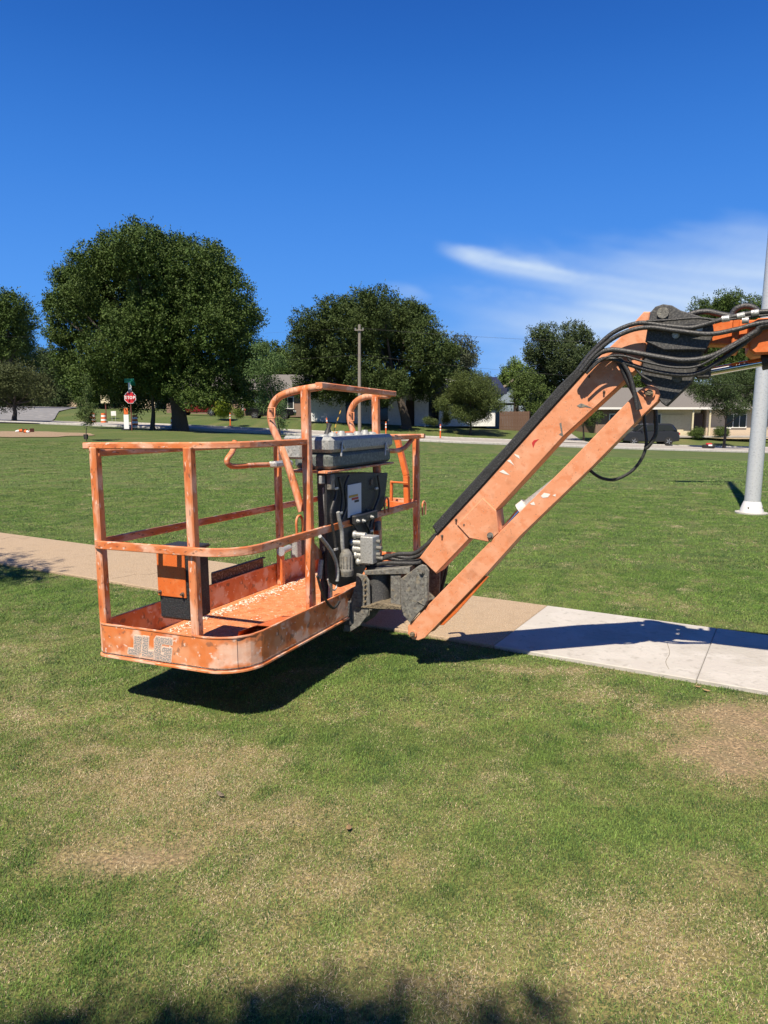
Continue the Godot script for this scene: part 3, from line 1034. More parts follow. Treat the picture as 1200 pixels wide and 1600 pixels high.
func make_houses() -> void:
	# white house with navy eaves
	var p := foot(628, 67)
	var base_y := p.y
	var h := thing("white_house", p)
	tag(h, "low white house with navy eaves under the wide oak", "house")
	# walls in segments so that the openings are real recesses
	for seg in [[-8.4, -5.2], [-4.4, -2.1], [-1.3, .35], [1.15, 2.45], [3.4, 8.6]]:
		wpart("wall", M.white_wall, h, Vector3((seg[0] + seg[1]) * .5, 1.45, .15), Vector3(seg[1] - seg[0], 3.1, .3), .01)
	wpart("back_wall", M.white_wall, h, Vector3(.1, 1.45, -4.5), Vector3(17.0, 3.1, 7.0))
	window(h, -4.8, 1.45, -.3, .8, 2.0, 1, M.dark_trim)
	window(h, -1.7, 1.45, -.3, .8, 2.0, 1, M.dark_trim)
	wpart("door", M.door, h, Vector3(.75, 1.15, -.4), Vector3(.8, 2.3, .08), .01)
	window(h, 2.9, 1.5, -.3, .9, 1.9, 2, M.dark_trim)
	var st := S()
	gable(st, -9.3, 9.3, 1.3, -8.6, 2.95, 1.35, .3)
	part("roof", st, M.navy, h)
	wpart("fascia", M.navy, h, Vector3(.1, 3.1, 1.36), Vector3(18.7, .55, .1), .01)
	wpart("skylight", M.white, h, Vector3(3.9, 4.12, -.7), Vector3(2.2, .28, .5), .02)
	# gabled neighbour
	p = foot(800, 74)
	h = thing("gabled_house", p)
	tag(h, "house with pale blue gable and brown shingle roof", "house")
	wpart("wall", M.shaded_pale_wall, h, Vector3(.4, 1.2, -3), Vector3(6.2, 2.8, 6.4))
	st = S()
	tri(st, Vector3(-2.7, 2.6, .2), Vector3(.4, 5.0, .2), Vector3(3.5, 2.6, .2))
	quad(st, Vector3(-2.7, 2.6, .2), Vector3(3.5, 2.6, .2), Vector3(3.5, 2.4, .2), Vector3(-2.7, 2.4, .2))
	part("gable_wall", st, M.shaded_pale_wall, h)
	st = S()
	for s in [-1, 1]:
		var e := Vector3(.4 + s * 3.7, 2.35, .6)
		var rdg := Vector3(.4, 5.2, .6)
		var dz := Vector3(0, 0, -7.2)
		var up := Vector3(0, .2, 0)
		quad(st, e + up, rdg + up, rdg + up + dz, e + up + dz)
		quad(st, e, rdg, rdg + dz, e + dz)
		quad(st, e, rdg, rdg + up, e + up)
		quad(st, e, e + up, e + up + dz, e + dz)
	part("roof", st, M.tan_shingle, h)
	wpart("gable_beam", M.dark_trim, h, Vector3(.3, 2.0, .3), Vector3(.5, 4.2, .14), .02)
	wpart("garage_wing", M.dark_trim, h, Vector3(-4.4, 1.2, -2.4), Vector3(3.0, 2.4, 4.0))
	# wooden fence between them
	p = foot(806, 66)
	var fe := thing("wooden_fence", p)
	tag(fe, "brown plank fence beside the driveway", "fence")
	var plank := S()
	box(plank, Vector3.ZERO, Vector3(.14, 1.75, .02), .005)
	var pm := mesh_of(plank)
	for i in 18:
		var o := inst("plank", pm, M.fence, fe)
		o.position = Vector3(-1.45 + i * .15, .85 + .02 * sin(i * 2.3), 0)
	for i in 26:
		var o := inst("plank", pm, M.fence, fe)
		o.position = Vector3(1.22 + .07 * i * .5, .85 + .02 * sin(i * 1.3), -.08 - i * .145)
		o.rotation.y = 1.15
	for y in [.35, 1.35]:
		wpart("rail", M.fence, fe, Vector3(-.17, y, -.05), Vector3(2.7, .09, .04))
	# cream house on the right
	p = foot(1075, 68)
	h = thing("cream_house", p)
	tag(h, "single storey cream house with grey shingle roof behind the parked car", "house")
	wpart("wall", M.cream_wall, h, Vector3(-1.0, 1.25, -4.0), Vector3(4.6, 2.9, 7.0))
	wpart("brick_wing", M.brick, h, Vector3(-6.0, 1.25, -3.6), Vector3(5.4, 2.9, 7.0))
	wpart("brick_wing", M.pale_brick, h, Vector3(7.8, 1.25, -3.8), Vector3(12.0, 2.9, 7.0))
	wpart("garage_door", M.cream_wall, h, Vector3(-1.35, 1.05, -.46), Vector3(2.2, 2.1, .08), .02)
	window(h, -2.9, 1.5, -.47, .8, 1.2)
	window(h, -6.6, 1.5, -.07, 1.6, 1.2, 3)
	window(h, 4.6, 1.5, -.27, 1.8, 1.2, 3)
	window(h, 8.6, 1.5, -.27, 1.8, 1.2, 3)
	wpart("door", M.door, h, Vector3(1.0, 1.1, -.45), Vector3(1.0, 2.2, .1), .02)
	for x in [.15, 1.75]: wpart("porch_post", M.cream_wall, h, Vector3(x, 1.3, .55), Vector3(.14, 2.6, .14), .01)
	var pk := wpart("planter", M.pale_brick, h, Vector3(2.75, .35, .9), Vector3(1.25, .8, .7), .02)
	wpart("planter_cap", M.trim, pk, Vector3(2.75, .79, .9), Vector3(1.35, .08, .8), .01)
	wpart("porch", M.street, h, Vector3(2.3, .05, 1.0), Vector3(9.0, .14, 2.2), .02)
	st = S()
	gable(st, -9.4, 14.6, .75, -8.8, 2.62, 1.95, .16)
	part("roof", st, M.shingle, h)
	wpart("fascia", M.trim, h, Vector3(2.6, 2.66, .78), Vector3(24.2, .2, .06))
	# brick house behind the oak
	p = foot(372, 80)
	h = thing("brick_house", p)
	tag(h, "dark brick house shaded behind the largest oak", "house")
	wpart("wall", M.brick, h, Vector3(0, 1.3, -4), Vector3(16, 2.9, 7))
	st = S()
	gable(st, -8.8, 8.8, .4, -8.4, 2.7, 1.8)
	part("roof", st, M.shingle, h)
	wpart("door", M.trim, h, Vector3(2.2, 1.0, -.44), Vector3(1.0, 2.1, .1), .02)
	window(h, -3.4, 1.4, -.47, 1.8, 1.2, 3)
	window(h, 5.2, 1.4, -.47, 1.8, 1.2, 3)
	wpart("porch_post", M.trim, h, Vector3(.6, 1.3, .3), Vector3(.22, 2.6, .22), .01)
	# far house down the side street
	p = foot(170, 118)
	h = thing("far_house", p)
	tag(h, "pale brick house far behind the orange barrels", "house")
	wpart("wall", M.pale_brick, h, Vector3(0, 1.3, -4), Vector3(15, 2.8, 7))
	st = S()
	gable(st, -8.2, 8.2, .4, -8.4, 2.7, 1.9)
	part("roof", st, M.tan_shingle, h)
	window(h, -3.0, 1.4, -.47, 1.8, 1.2, 3)
	wpart("door", M.door, h, Vector3(1.5, 1.0, -.44), Vector3(1.0, 2.1, .1), .02)

# ------------------------------------------------------------------ vehicles
func car(at: Vector3, turn: float, paint: Material, label: String, group: String, tall: float) -> void:
	var o := thing("parked_car", at, turn)
	tag(o, label, "car", group)
	# side profile in (z, y): z along the length, extruded across x
	var t := tall
	var body := [Vector2(-2.3, .34), Vector2(-2.36, .62), Vector2(-2.25, .92 * t), Vector2(-1.25, 1.02 * t), Vector2(1.7, 1.05 * t), Vector2(2.26, .98 * t), Vector2(2.36, .6), Vector2(2.3, .36), Vector2(1.85, .30), Vector2(-1.85, .30)]
	var st := S()
	plate(st, body, -.92, .92, .08)
	part("body", st, paint, o)
	st = S()
	plate(st, [Vector2(-1.25, 1.0 * t), Vector2(-.55, 1.52 * t), Vector2(-.2, 1.6 * t), Vector2(1.5, 1.6 * t), Vector2(1.8, 1.52 * t), Vector2(2.22, 1.0 * t)], -.80, .80, .12)
	var cab := part("cabin", st, paint, o)
	for sx in [-1, 1]:
		for g in [[[-1.0, 1.06], [-.5, 1.46], [.1, 1.50], [.1, 1.06]], [[.2, 1.06], [.2, 1.50], [1.0, 1.50], [1.0, 1.06]], [[1.1, 1.06], [1.1, 1.50], [1.5, 1.48], [1.85, 1.06]]]:
			var q := []
			for v in g: q.append(Vector2(v[0], v[1] * t))
			st = S()
			plate(st, q, sx * .80 - .012, sx * .80 + .012, .003)
			part("side_window", st, M.glass, cab)
	st = S()
	quad(st, Vector3(-.66, 1.48 * t, 1.86), Vector3(.66, 1.48 * t, 1.86), Vector3(.7, 1.08 * t, 2.20), Vector3(-.7, 1.08 * t, 2.20))
	part("rear_window", st, M.glass, cab)
	st = S()
	quad(st, Vector3(-.68, 1.48 * t, -.66), Vector3(.68, 1.48 * t, -.66), Vector3(.72, 1.06 * t, -1.23), Vector3(-.72, 1.06 * t, -1.23))
	part("windscreen", st, M.glass, cab)
	for z in [-1.42, 1.42]:
		for sx in [-1, 1]:
			st = S(true)
			cyl(st, Vector3(sx * .70, .34, z), Vector3(sx * .945, .34, z), .345, 22)
			var w := part("wheel", st, M.tyre, o)
			st = S()
			for k in 5:
				var a := TAU * k / 5.0
				box(st, Vector3(sx * .955, .34 + sin(a) * .12, z + cos(a) * .12), Vector3(.03, .055, .2), .004, Basis(Vector3.RIGHT, -a))
			cyl(st, Vector3(sx * .94, .34, z), Vector3(sx * .97, .34, z), .055, 10)
			part("rim", st, M.rim, w)
	for sx in [-1, 1]:
		wpart("tail_light", M.redpaint, o, Vector3(sx * .72, .85 * t, 2.33), Vector3(.28, .16, .08), .02)
		wpart("headlight", M.reflective, o, Vector3(sx * .68, .74 * t, -2.31), Vector3(.34, .14, .1), .02)
		wpart("mirror", paint, o, Vector3(sx * .98, 1.08 * t, -.85), Vector3(.16, .12, .1), .02)

# ------------------------------------------------------------------ street furniture
func channelizer(p: Vector3, hgt: float, label: String, lean := 0.0) -> void:
	var o := thing("channelizer_post", p)
	tag(o, label, "traffic post", "orange posts along the street")
	var st := S(true)
	tube(st, [Vector3(0, .02, 0), Vector3(0, .05, 0), Vector3(0, .07, 0)], [.22, .21, .08], 8)
	part("base", st, M.basecone, o)
	st = S(true)
	tube(st, [Vector3(0, .06, 0), Vector3(lean * .5, hgt * .5, 0), Vector3(lean, hgt, 0)], [.06, .05, .04], 10)
	var b := part("post", st, M.cone, o)
	for k in [.62, .82]:
		st = S(true)
		tube(st, [Vector3(lean * (k - .05), hgt * (k - .05), 0), Vector3(lean * (k + .05), hgt * (k + .05), 0)], .055, 10)
		part("reflective_band", st, M.reflective, b)

func barrel(p: Vector3, label: String) -> void:
	var o := thing("traffic_barrel", p)
	o.scale = Vector3.ONE * .78
	tag(o, label, "traffic barrel", "orange barrels at the street works")
	for k in 5:
		var st := S(true)
		var y0 := .04 + k * .2
		tube(st, [Vector3(0, y0, 0), Vector3(0, y0 + .19, 0)], [.28 - k * .014, .272 - k * .014], 16)
		part("band", st, M.cone if k % 2 == 0 else M.reflective, o)
	var st2 := S(true)
	tube(st2, [Vector3(0, .0, 0), Vector3(0, .05, 0)], .36, 14)
	part("base", st2, M.tyre, o)

func make_street_things() -> void:
	# stop sign with street name blades
	var p := foot(207, 43.0)
	var o := thing("stop_sign", p)
	o.scale = Vector3.ONE * .92
	tag(o, "red stop sign with green street name blades by the oak", "sign")
	var st := S()
	box(st, Vector3(0, 1.35, 0), Vector3(.06, 2.7, .06), .01)
	part("post", st, M.rustpost, o)
	st = S()
	for i in 8:
		var a := TAU * (i + .5) / 8.0
		var b := TAU * (i + 1.5) / 8.0
		tri(st, Vector3(0, 2.12, .06), Vector3(cos(b) * .40, 2.12 + sin(b) * .40, .06), Vector3(cos(a) * .40, 2.12 + sin(a) * .40, .06))
		quad(st, Vector3(cos(a) * .40, 2.12 + sin(a) * .40, .06), Vector3(cos(b) * .40, 2.12 + sin(b) * .40, .06), Vector3(cos(b) * .40, 2.12 + sin(b) * .40, .045), Vector3(cos(a) * .40, 2.12 + sin(a) * .40, .045))
	part("border", st, M.reflective, o)
	st = S()
	for i in 8:
		var a := TAU * (i + .5) / 8.0
		var b := TAU * (i + 1.5) / 8.0
		tri(st, Vector3(0, 2.12, .066), Vector3(cos(b) * .37, 2.12 + sin(b) * .37, .066), Vector3(cos(a) * .37, 2.12 + sin(a) * .37, .066))
	part("sign_face", st, M.sign_red, o)
	var tm := TextMesh.new()
	tm.text = "STOP"
	var font := SystemFont.new()
	font.font_names = PackedStringArray(["Droid Sans"])
	font.font_weight = 700
	tm.font = font
	tm.font_size = 32
	tm.pixel_size = .0086
	tm.depth = .01
	var tx := inst("lettering", tm, M.reflective, o)
	tx.position = Vector3(0, 2.12, .074)
	wpart("backing_plate", M.reflective, o, Vector3(0, 2.82, .02), Vector3(.2, .5, .02))
	wpart("name_blade", M.sign_green, o, Vector3(-.02, 3.2, .02), Vector3(.62, .26, .02), .004)
	wpart("name_blade", M.sign_green, o, Vector3(.2, 3.02, .0), Vector3(.04, .26, .8), .004)
	# vertical panel beside it, posts and barrels of the works
	p = foot(199, 43.4)
	o = thing("barricade_panel", p)
	tag(o, "white barricade panel with orange top beside the stop sign", "barricade")
	wpart("panel", M.reflective, o, Vector3(0, .5, 0), Vector3(.3, .85, .05), .01)
	wpart("top_panel", M.cone, o, Vector3(0, 1.12, 0), Vector3(.24, .36, .05), .01)
	wpart("base", M.tyre, o, Vector3(0, .04, 0), Vector3(.5, .08, .5), .02)
	channelizer(on_ground(360, 666), 1.1, "orange post on the far kerb before the yellow green shrub")
	channelizer(foot(688, 54.6), 1.1, "orange post on the far kerb before the bright white wall")
	channelizer(foot(603, 55.4), 1.1, "orange post on the far kerb before the white house door")
	channelizer(foot(513, 53.6), 1.2, "slightly tilted orange post seen over the control box", -.12)
	barrel(foot(272, 49.8), "orange barrel beside the large oak trunk")
	barrel(foot(146, 58.0), "orange barrel at the side street corner near the sapling")
	barrel(foot(163, 58.5), "orange barrel under the cream board")
	barrel(foot(212, 54.0), "orange barrel behind the stop sign")
	# striped stake
	p = foot(520, 53.4)
	o = thing("striped_stake", p)
	tag(o, "leaning black and yellow striped stake beyond the control box", "stake")
	for k in 8:
		var s3 := S()
		bar(s3, Vector3(.085 * k, .25 * k, 0), Vector3(.085 * (k + 1), .25 * (k + 1), 0), .07, .07, Vector3.BACK, .004)
		part("band", s3, M.yellow if k % 2 == 0 else M.tyre, o)
	# boards
	p = foot(167, 62)
	o = thing("notice_board", p)
	tag(o, "cream board on a post above an orange barrel", "sign")
	wpart("board", M.cream_wall, o, Vector3(0, 1.75, 0), Vector3(.75, .7, .05), .01)
	wpart("post", M.rustpost, o, Vector3(0, .7, -.04), Vector3(.08, 1.4, .05), .01)
	p = foot(179, 60)
	o = thing("yard_sign", p)
	tag(o, "small white yard sign left of the stop sign", "sign")
	wpart("board", M.reflective, o, Vector3(0, .75, 0), Vector3(.42, .38, .03), .005)
	for s in [-1, 1]: wpart("leg", M.galv, o, Vector3(s * .15, .3, 0), Vector3(.02, .6, .02))
	# things lying by the bare earth
	for q in [[34, 676], [40, 677], [50, 676]]:
		p = on_ground(q[0], q[1])
		o = thing("fallen_cone", p, q[0] * .3)
		o.scale = Vector3.ONE * .6
		tag(o, "toppled orange and white cone on the bare earth", "traffic cone", "toppled cones on the bare earth")
		var s4 := S(true)
		tube(s4, [Vector3(0, .16, 0), Vector3(.25, .14, 0)], [.15, .11], 10)
		part("cone_body", s4, M.cone, o)
		s4 = S(true)
		tube(s4, [Vector3(.25, .14, 0), Vector3(.5, .1, 0)], [.11, .07], 10)
		part("reflective_band", s4, M.reflective, o)
		wpart("base", M.basecone, o, Vector3(-.02, .18, 0), Vector3(.04, .36, .36), .01)
	# rubber base on the right part of the street
	p = foot(1108, 56.2)
	o = thing("rubber_base", p + Vector3(0, .05, 0))
	tag(o, "low black rubber base with red stub on the street", "rubber base")
	wpart("base", M.tyre, o, Vector3(0, .14, 0), Vector3(.85, .28, .5), .06)
	wpart("stub", M.redpaint, o, Vector3(0, .33, .05), Vector3(.4, .16, .3), .04)
	wpart("reflective_band", M.reflective, o, Vector3(.02, .24, .27), Vector3(.3, .12, .03), .005)
	# tub at the sapling
	p = on_ground(136, 686)
	o = thing("watering_tub", p)
	tag(o, "small black tub at the foot of the sapling", "tub")
	st = S(true)
	tube(st, [Vector3(0, 0, .12), Vector3(0, .2, .12), Vector3(0, .22, .12)], [.09, .105, .1], 12)
	part("tub", st, M.tyre, o)
	# dry leaves lying on the grass
	for q in [[545, 1298, "curled tan leaf on the green grass"], [1090, 1076, "brown leaf beside the pale pavement edge"], [1104, 1082, "small brown leaf touching the pale pavement"], [345, 1246, "dark dry leaf among the straw"]]:
		p = on_ground(q[0], q[1])
		o = thing("fallen_leaf", p + Vector3(0, .012, 0), q[0] * 1.3)
		o.scale = Vector3.ONE * .62
		tag(o, q[2], "leaf")
		st = S()
		var lf := [Vector3(-.035, .004, 0), Vector3(-.01, .0, .018), Vector3(.02, .006, .014), Vector3(.04, .014, 0), Vector3(.02, .006, -.014), Vector3(-.01, 0, -.018)]
		for i in range(1, 5): tri(st, lf[0], lf[i], lf[i + 1])
		part("blade", st, M.dirt if q[0] == 345 else M.dry_leaf, o)
		st = S(true)
		tube(st, [Vector3(-.06, .006, .004), Vector3(-.035, .004, 0), Vector3(.03, .013, 0)], .0012, 4)
		part("stalk", st, M.dirt, o)
	# cars
	car(foot(1012, 60.2), PI * .5, plain(lin(.030, .032, .036), .22, .3), "dark grey sport utility car parked by the cream house", "", 1.12)
	car(foot(312, 72), PI * .5, plain(lin(.20, .012, .014), .25, .2), "dark red car in front of the brick house", "", 1.0)
	car(foot(424, 70), -PI * .5, plain(lin(.012, .012, .013), .22, .2), "black car standing left of the white house", "", 1.0)
	# timber utility pole and wires
	p = foot(562, 56.8)
	o = thing("utility_pole", p)
	tag(o, "weathered timber utility pole with wires before the wide oak", "utility pole")
	var top := at_depth(562, 507, 56.8).y - p.y
	st = S(true)
	tube(st, [Vector3(0, -.2, 0), Vector3(0, top * .5, 0), Vector3(.02, top, 0)], [.14, .125, .105], 12)
	part("pole", st, M.polewood, o)
	wpart("cross_arm", M.polewood, o, Vector3(0, top - .45, .16), Vector3(.7, .09, .09), .01)
	for x in [-.3, .3]:
		st = S(true)
		tube(st, [Vector3(x, top - .4, .16), Vector3(x, top - .28, .16)], [.04, .05], 8)
		part("insulator", st, M.grey, o)
	var w := 0
	for e in [[-.3, -.28, 55.0, -1.0], [.3, -.28, 55.0, -1.0], [0.0, -2.3, 55.0, -2.6], [-.3, -.28, -60.0, 2.0], [0.0, -2.3, -60.0, 1.0]]:
		var a := Vector3(e[0], top + e[1], .16)
		var b := Vector3(e[2], top + e[1] + e[3], 12.0 if e[2] > 0 else -6.0)
		var pts := []
		for i in 25:
			var t := i / 24.0
			pts.append(a.lerp(b, t) + Vector3(0, -5.2 * t * (1.0 - t), 0))
		st = S(true)
		tube(st, pts, .004 if e[1] > -1.0 else .006, 5, false)
		part("wire", st, M.wire, o)
		w += 1
	# street light column on the lawn
	p = on_ground(1174, 802)
	o = thing("light_pole", p)
	o.rotation.z = deg_to_rad(-.9)
	tag(o, "tapered galvanised steel light pole on the lawn", "light pole")
	st = S(true)
	tube(st, [Vector3(0, .1, 0), Vector3(0, 4.5, 0), Vector3(0, 9.1, 0)], [.118, .095, .068], 28)
	part("pole", st, M.galv, o)
	st = S(true)
	tube(st, [Vector3(0, .0, 0), Vector3(0, .07, 0), Vector3(0, .16, 0), Vector3(0, .19, 0)], [.175, .165, .135, .122], 24)
	part("base_skirt", st, M.white, o)
	st = S(true)
	tube(st, [Vector3(0, -.1, 0), Vector3(0, .02, 0)], .24, 24)
	part("footing", st, M.kerb, o)
	wpart("arm", M.galv, o, Vector3(-.35, 9.0, 0), Vector3(.7, .08, .08), .01)
	wpart("lamp_head", M.galv, o, Vector3(-.95, 9.0, 0), Vector3(.7, .16, .36), .03)
	for i in 4:
		var a := TAU * (i + .5) / 4.0
		st = S(true)
		cyl(st, Vector3(cos(a) * .15, .05, sin(a) * .15), Vector3(cos(a) * .15, .11, sin(a) * .15), .014, 6)
		part("anchor_bolt", st, M.bracket, o)
	print("street things ", Time.get_ticks_msec())

# ------------------------------------------------------------------ boom lift
func bp(px: float, py: float, xo: float) -> Vector2:
	var v := pl(px, py, 0, xo)
	return Vector2(v.z, v.y)

func trace(pix: Array, xo: float) -> Array:
	var out := []
	for p in pix: out.append(bp(p[0], p[1], xo))
	return out

func trace3(pix: Array, axis: int, val: float) -> Array:
	var out := []
	for p in pix: out.append(pl(p[0], p[1], axis, val if p.size() < 3 else p[2]))
	return out

func round_corner(c: Vector2, a: Vector2, b: Vector2, r: float, n: int) -> Array:
	var out := []
	var p0 := c + a * r
	var p1 := c + b * r
	for i in n + 1:
		var t := float(i) / n
		var ang := t * PI * .5
		out.append(c + a * r * (1.0 - sin(ang)) + b * r * (1.0 - cos(ang)))
	return out

# plan of the platform: x along its length, z across; grown by g
func plan(g: float, rk := .2, rs := .05) -> Array:
	var x0 := -g
	var x1 := 2.372 + g
	var z0 := -.837 - g
	var z1 := g
	var raw := []
	raw.append_array(round_corner(Vector2(x0, z0), Vector2(1, 0), Vector2(0, 1), rs, 3))
	raw.append_array(round_corner(Vector2(x0, z1), Vector2(0, -1), Vector2(1, 0), rk, 14))
	raw.append_array(round_corner(Vector2(x1, z1), Vector2(-1, 0), Vector2(0, -1), rk, 8))
	raw.append_array(round_corner(Vector2(x1, z0), Vector2(0, 1), Vector2(-1, 0), rs, 3))
	var out := []
	var n := raw.size()
	for i in n:
		var a: Vector2 = raw[i]
		var b: Vector2 = raw[(i + 1) % n]
		var k := maxi(1, int(a.distance_to(b) / .13))
		for j in k: out.append(a.lerp(b, float(j) / k))
	return out

func ring3(p2: Array, y: float) -> Array:
	var out := []
	for p in p2: out.append(Vector3(p.x, y, p.y))
	return out

func bolt(parent: Node, at: Vector3, axis: Vector3, r: float, m: Material) -> void:
	var st := S(true)
	cyl(st, at - axis * .004, at + axis * .006, r * 1.5, 14)
	cyl(st, at + axis * .006, at + axis * .018, r, 6)
	part("bolt", st, m, parent)

func hose(parent: Node, pts: Array, r: float, m: Material = null, called := "hose") -> void:
	var st := S(true)
	tube(st, smooth_path(pts, 6), r, 9)
	part(called, st, m if m else M.hose, parent)

func make_lift() -> void:
	lift = thing("boom_lift", Vector3(-.698, 0, -3.321), deg_to_rad(65.868))
	tag(lift, "orange boom lift with worn railed work platform lowered over the grass", "boom lift")
	make_platform()
	make_console()
	make_rotator()
	make_jib()
	make_boom()
	print("lift ", Time.get_ticks_msec())

func make_platform() -> void:
	var p := sub("work_platform", lift)
	p.position = Vector3(0, .301, 0)
	p.rotation = Vector3(deg_to_rad(-1.01), 0, deg_to_rad(-.33))
	# floor
	var ol := plan(.026)
	var st := S()
	var n := ol.size()
	var cen := Vector3(1.186, .0, -.42)
	for i in n:
		var a := Vector3(ol[i].x, 0, ol[i].y)
		var b := Vector3(ol[(i + 1) % n].x, 0, ol[(i + 1) % n].y)
		tri(st, cen, a, b)
		var dn := Vector3(0, -.012, 0)
		tri(st, cen + dn, b + dn, a + dn)
	part("floor_plate", st, M.floor, p)
	for x in [.35, 1.0, 1.7]:
		st = S()
		box(st, Vector3(x, -.032, -.42), Vector3(.05, .038, .8), .004)
		part("floor_rib", st, M.worn, p)
	# toe board, its rolled top edge, weld seam and bottom flange
	var toe := ring3(plan(.03), .075)
	var ends := []
	var sides := []
	for i in toe.size():
		if toe[i].x < .05 and toe[i].z < -.02 or i == 0: ends.append(toe[i])
	var from := toe.find(ends[-1])
	for i in range(from, toe.size() + 1): sides.append(toe[i % toe.size()])
	st = S()
	sweep(st, ends, .006, .165, false, .0016)
	part("end_toe_board", st, M.toe, p)
	st = S()
	sweep(st, sides, .006, .165, false, .0016)
	part("toe_board", st, M.toe, p)
	st = S()
	sweep(st, ring3(plan(.031), .158), .012, .009, true, .0016)
	part("toe_board_edge", st, M.worn_rail, p)
	st = S()
	sweep(st, ring3(plan(.034), -.011), .022, .012, true)
	part("bottom_flange", st, M.toe, p)
	st = S(true)
	sweep(st, ring3(plan(.0335), .004), .006, .006, true, .0008)
	part("weld_seam", st, M.rustplate, p)
	# posts
	for q in [[0.0, -.84, 1.075], [0.0, -.24, 1.075], [.7, 0.0, 1.372], [1.66, -.02, 1.357], [2.336, 0.0, 1.075], [1.695, -.83, 1.035], [2.336, -.83, 1.035]]:
		st = S()
		box(st, Vector3(q[0], q[2] * .5 + .002, q[1]), Vector3(.046, q[2], .046), .006)
		part("post", st, M.worn, p)
	# mid rail all round, outside the posts
	st = S()
	sweep(st, ring3(plan(.034, .2, .06), .577), .020, .042, true, .0012)
	part("mid_rail", st, M.worn_rail, p)
	# top rails
	st = S()
	var path := [Vector3(0, 1.083, -.905), Vector3(0, 1.083, -.5)]
	for c in round_corner(Vector2(0, 0), Vector2(0, -1), Vector2(1, 0), .2, 6): path.append(Vector3(c.x, 1.083, c.y))
	path.append(Vector3(.70, 1.083, 0))
	sweep(st, path, .036, .034)
	part("top_rail", st, M.worn_rail, p)
	st = S()
	path = [Vector3(.0, 1.046, -.83), Vector3(1.2, 1.046, -.83), Vector3(2.336, 1.046, -.83), Vector3(2.336, 1.046, -.3)]
	sweep(st, path, .036, .034)
	part("top_rail", st, M.worn_rail, p)
	st = S()
	sweep(st, [Vector3(2.336, 1.083, -.80), Vector3(2.336, 1.083, .07)], .036, .03)
	part("top_rail", st, M.worn_rail, p)
	st = S()
	sweep(st, [Vector3(1.60, 1.08, .03), Vector3(2.41, 1.08, .03)], .036, .034)
	part("top_rail", st, M.worn_rail, p)
	# console guard: two bent tubes and a cross bar
	var fl := Vector3(0, -.301, 0)
	for g in [[.70, [[507, 603], [478, 607], [458, 611], [441, 618], [431, 630], [427, 648], [431, 668], [441, 692], [452, 722], [463, 758], [474, 798]]],
			[1.66, [[613, 616], [592, 616], [573, 618], [560, 625], [552, 638], [550, 652], [554, 668], [560, 690], [567, 720]]]]:
		var pts := []
		for q in trace3(g[1], 0, g[0]): pts.append(q + fl)
		st = S(true)
		tube(st, smooth_path(pts, 5), .021, 12)
		var hoop := part("guard_tube", st, M.worn, p)
		var hk: Vector3 = pts[5]
		st = S(true)
		tube(st, [hk + Vector3(-.03, .045, .005), hk + Vector3(-.035, .045, .05), hk + Vector3(-.035, -.01, .05), hk + Vector3(-.03, -.01, .005)], .0045, 6)
		part("hook", st, M.worn, hoop)
	st = S()
	sweep(st, [Vector3(.68, 1.385, .095), Vector3(1.70, 1.374, .0915)], .045, .034)
	part("guard_cross_bar", st, M.worn_rail, p)
	# bent grab bar on the far side, its clamp
	st = S(true)
	var gb := []
	for q in trace3([[370, 684], [366, 700], [357, 714], [361, 722], [372, 724], [400, 722], [430, 721]], 2, -.80): gb.append(q + fl)
	tube(st, smooth_path(gb, 5), .018, 10)
	part("grab_bar", st, M.worn_rail, p)
	var cl := pl(441, 720, 2, -.77) + fl
	st = S()
	box(st, cl, Vector3(.24, .045, .07), .012)
	part("clamp", st, M.aluminium, p)
	# curved bar near the right end
	st = S(true)
	gb = []
	for q in trace3([[608, 702], [622, 702], [634, 698], [642, 690], [648, 682]], 2, .02): gb.append(q + fl)
	tube(st, smooth_path(gb, 5), .017, 10)
	part("grab_bar", st, M.worn_rail, p)
	st = S()
	var a := pl(624, 683, 0, 2.30) + fl
	var b := pl(637, 740, 0, 2.30) + fl
	var c := pl(638, 790, 0, 2.30) + fl
	bar(st, a, b, .04, .045, Vector3.RIGHT)
	bar(st, b, c, .04, .045, Vector3.RIGHT)
	part("gate_bar", st, M.orange, p)
	st = S()
	bar(st, pl(606, 783, 0, 2.28) + fl, pl(640, 789, 0, 2.28) + fl, .03, .05)
	bar(st, pl(614, 748, 0, 2.28) + fl, pl(613, 782, 0, 2.28) + fl, .02, .025, Vector3.RIGHT)
	bar(st, pl(613, 750, 0, 2.26) + fl, pl(640, 752, 0, 2.26) + fl, .012, .014)
	part("gate_latch", st, M.orange, p)
	# small steel loops on the mid rail
	for q in [[470, 820, -.05], [606, 788, .06], [664, 792, .06]]:
		var o := pl(q[0], q[1], 2, q[2]) + fl
		st = S(true)
		tube(st, smooth_path([o + Vector3(-.03, -.05, 0), o + Vector3(-.032, .03, 0), o + Vector3(0, .055, 0), o + Vector3(.032, .03, 0), o + Vector3(.03, -.05, 0)], 4), .007, 7)
		part("loop", st, M.worn, p)
	# gusset at the middle post
	var tri3 := []
	for q in [[486, 836], [513, 868], [490, 878]]:
		var v := pl(q[0], q[1], 2, .0) + fl
		tri3.append(Vector2(v.x, v.y))
	st = S()
	plate(st, tri3, -.02, -.012, .001, 2)
	part("gusset", st, M.worn, p)
	# weathered strip beyond the far toe board
	a = pl(331, 898, 2, -.885) + fl
	b = pl(411, 878, 2, -.885) + fl
	st = S()
	box(st, (a + b) * .5 + Vector3(0, .0, 0), Vector3(a.distance_to(b), .085, .012), .003)
	box(st, (a + b) * .5 + Vector3(0, .045, .012), Vector3(a.distance_to(b), .008, .03), .002)
	part("kick_strip", st, M.rustplate, p)
	# manual box hung inside the end rail
	var mb := sub("manual_box", p)
	st = S()
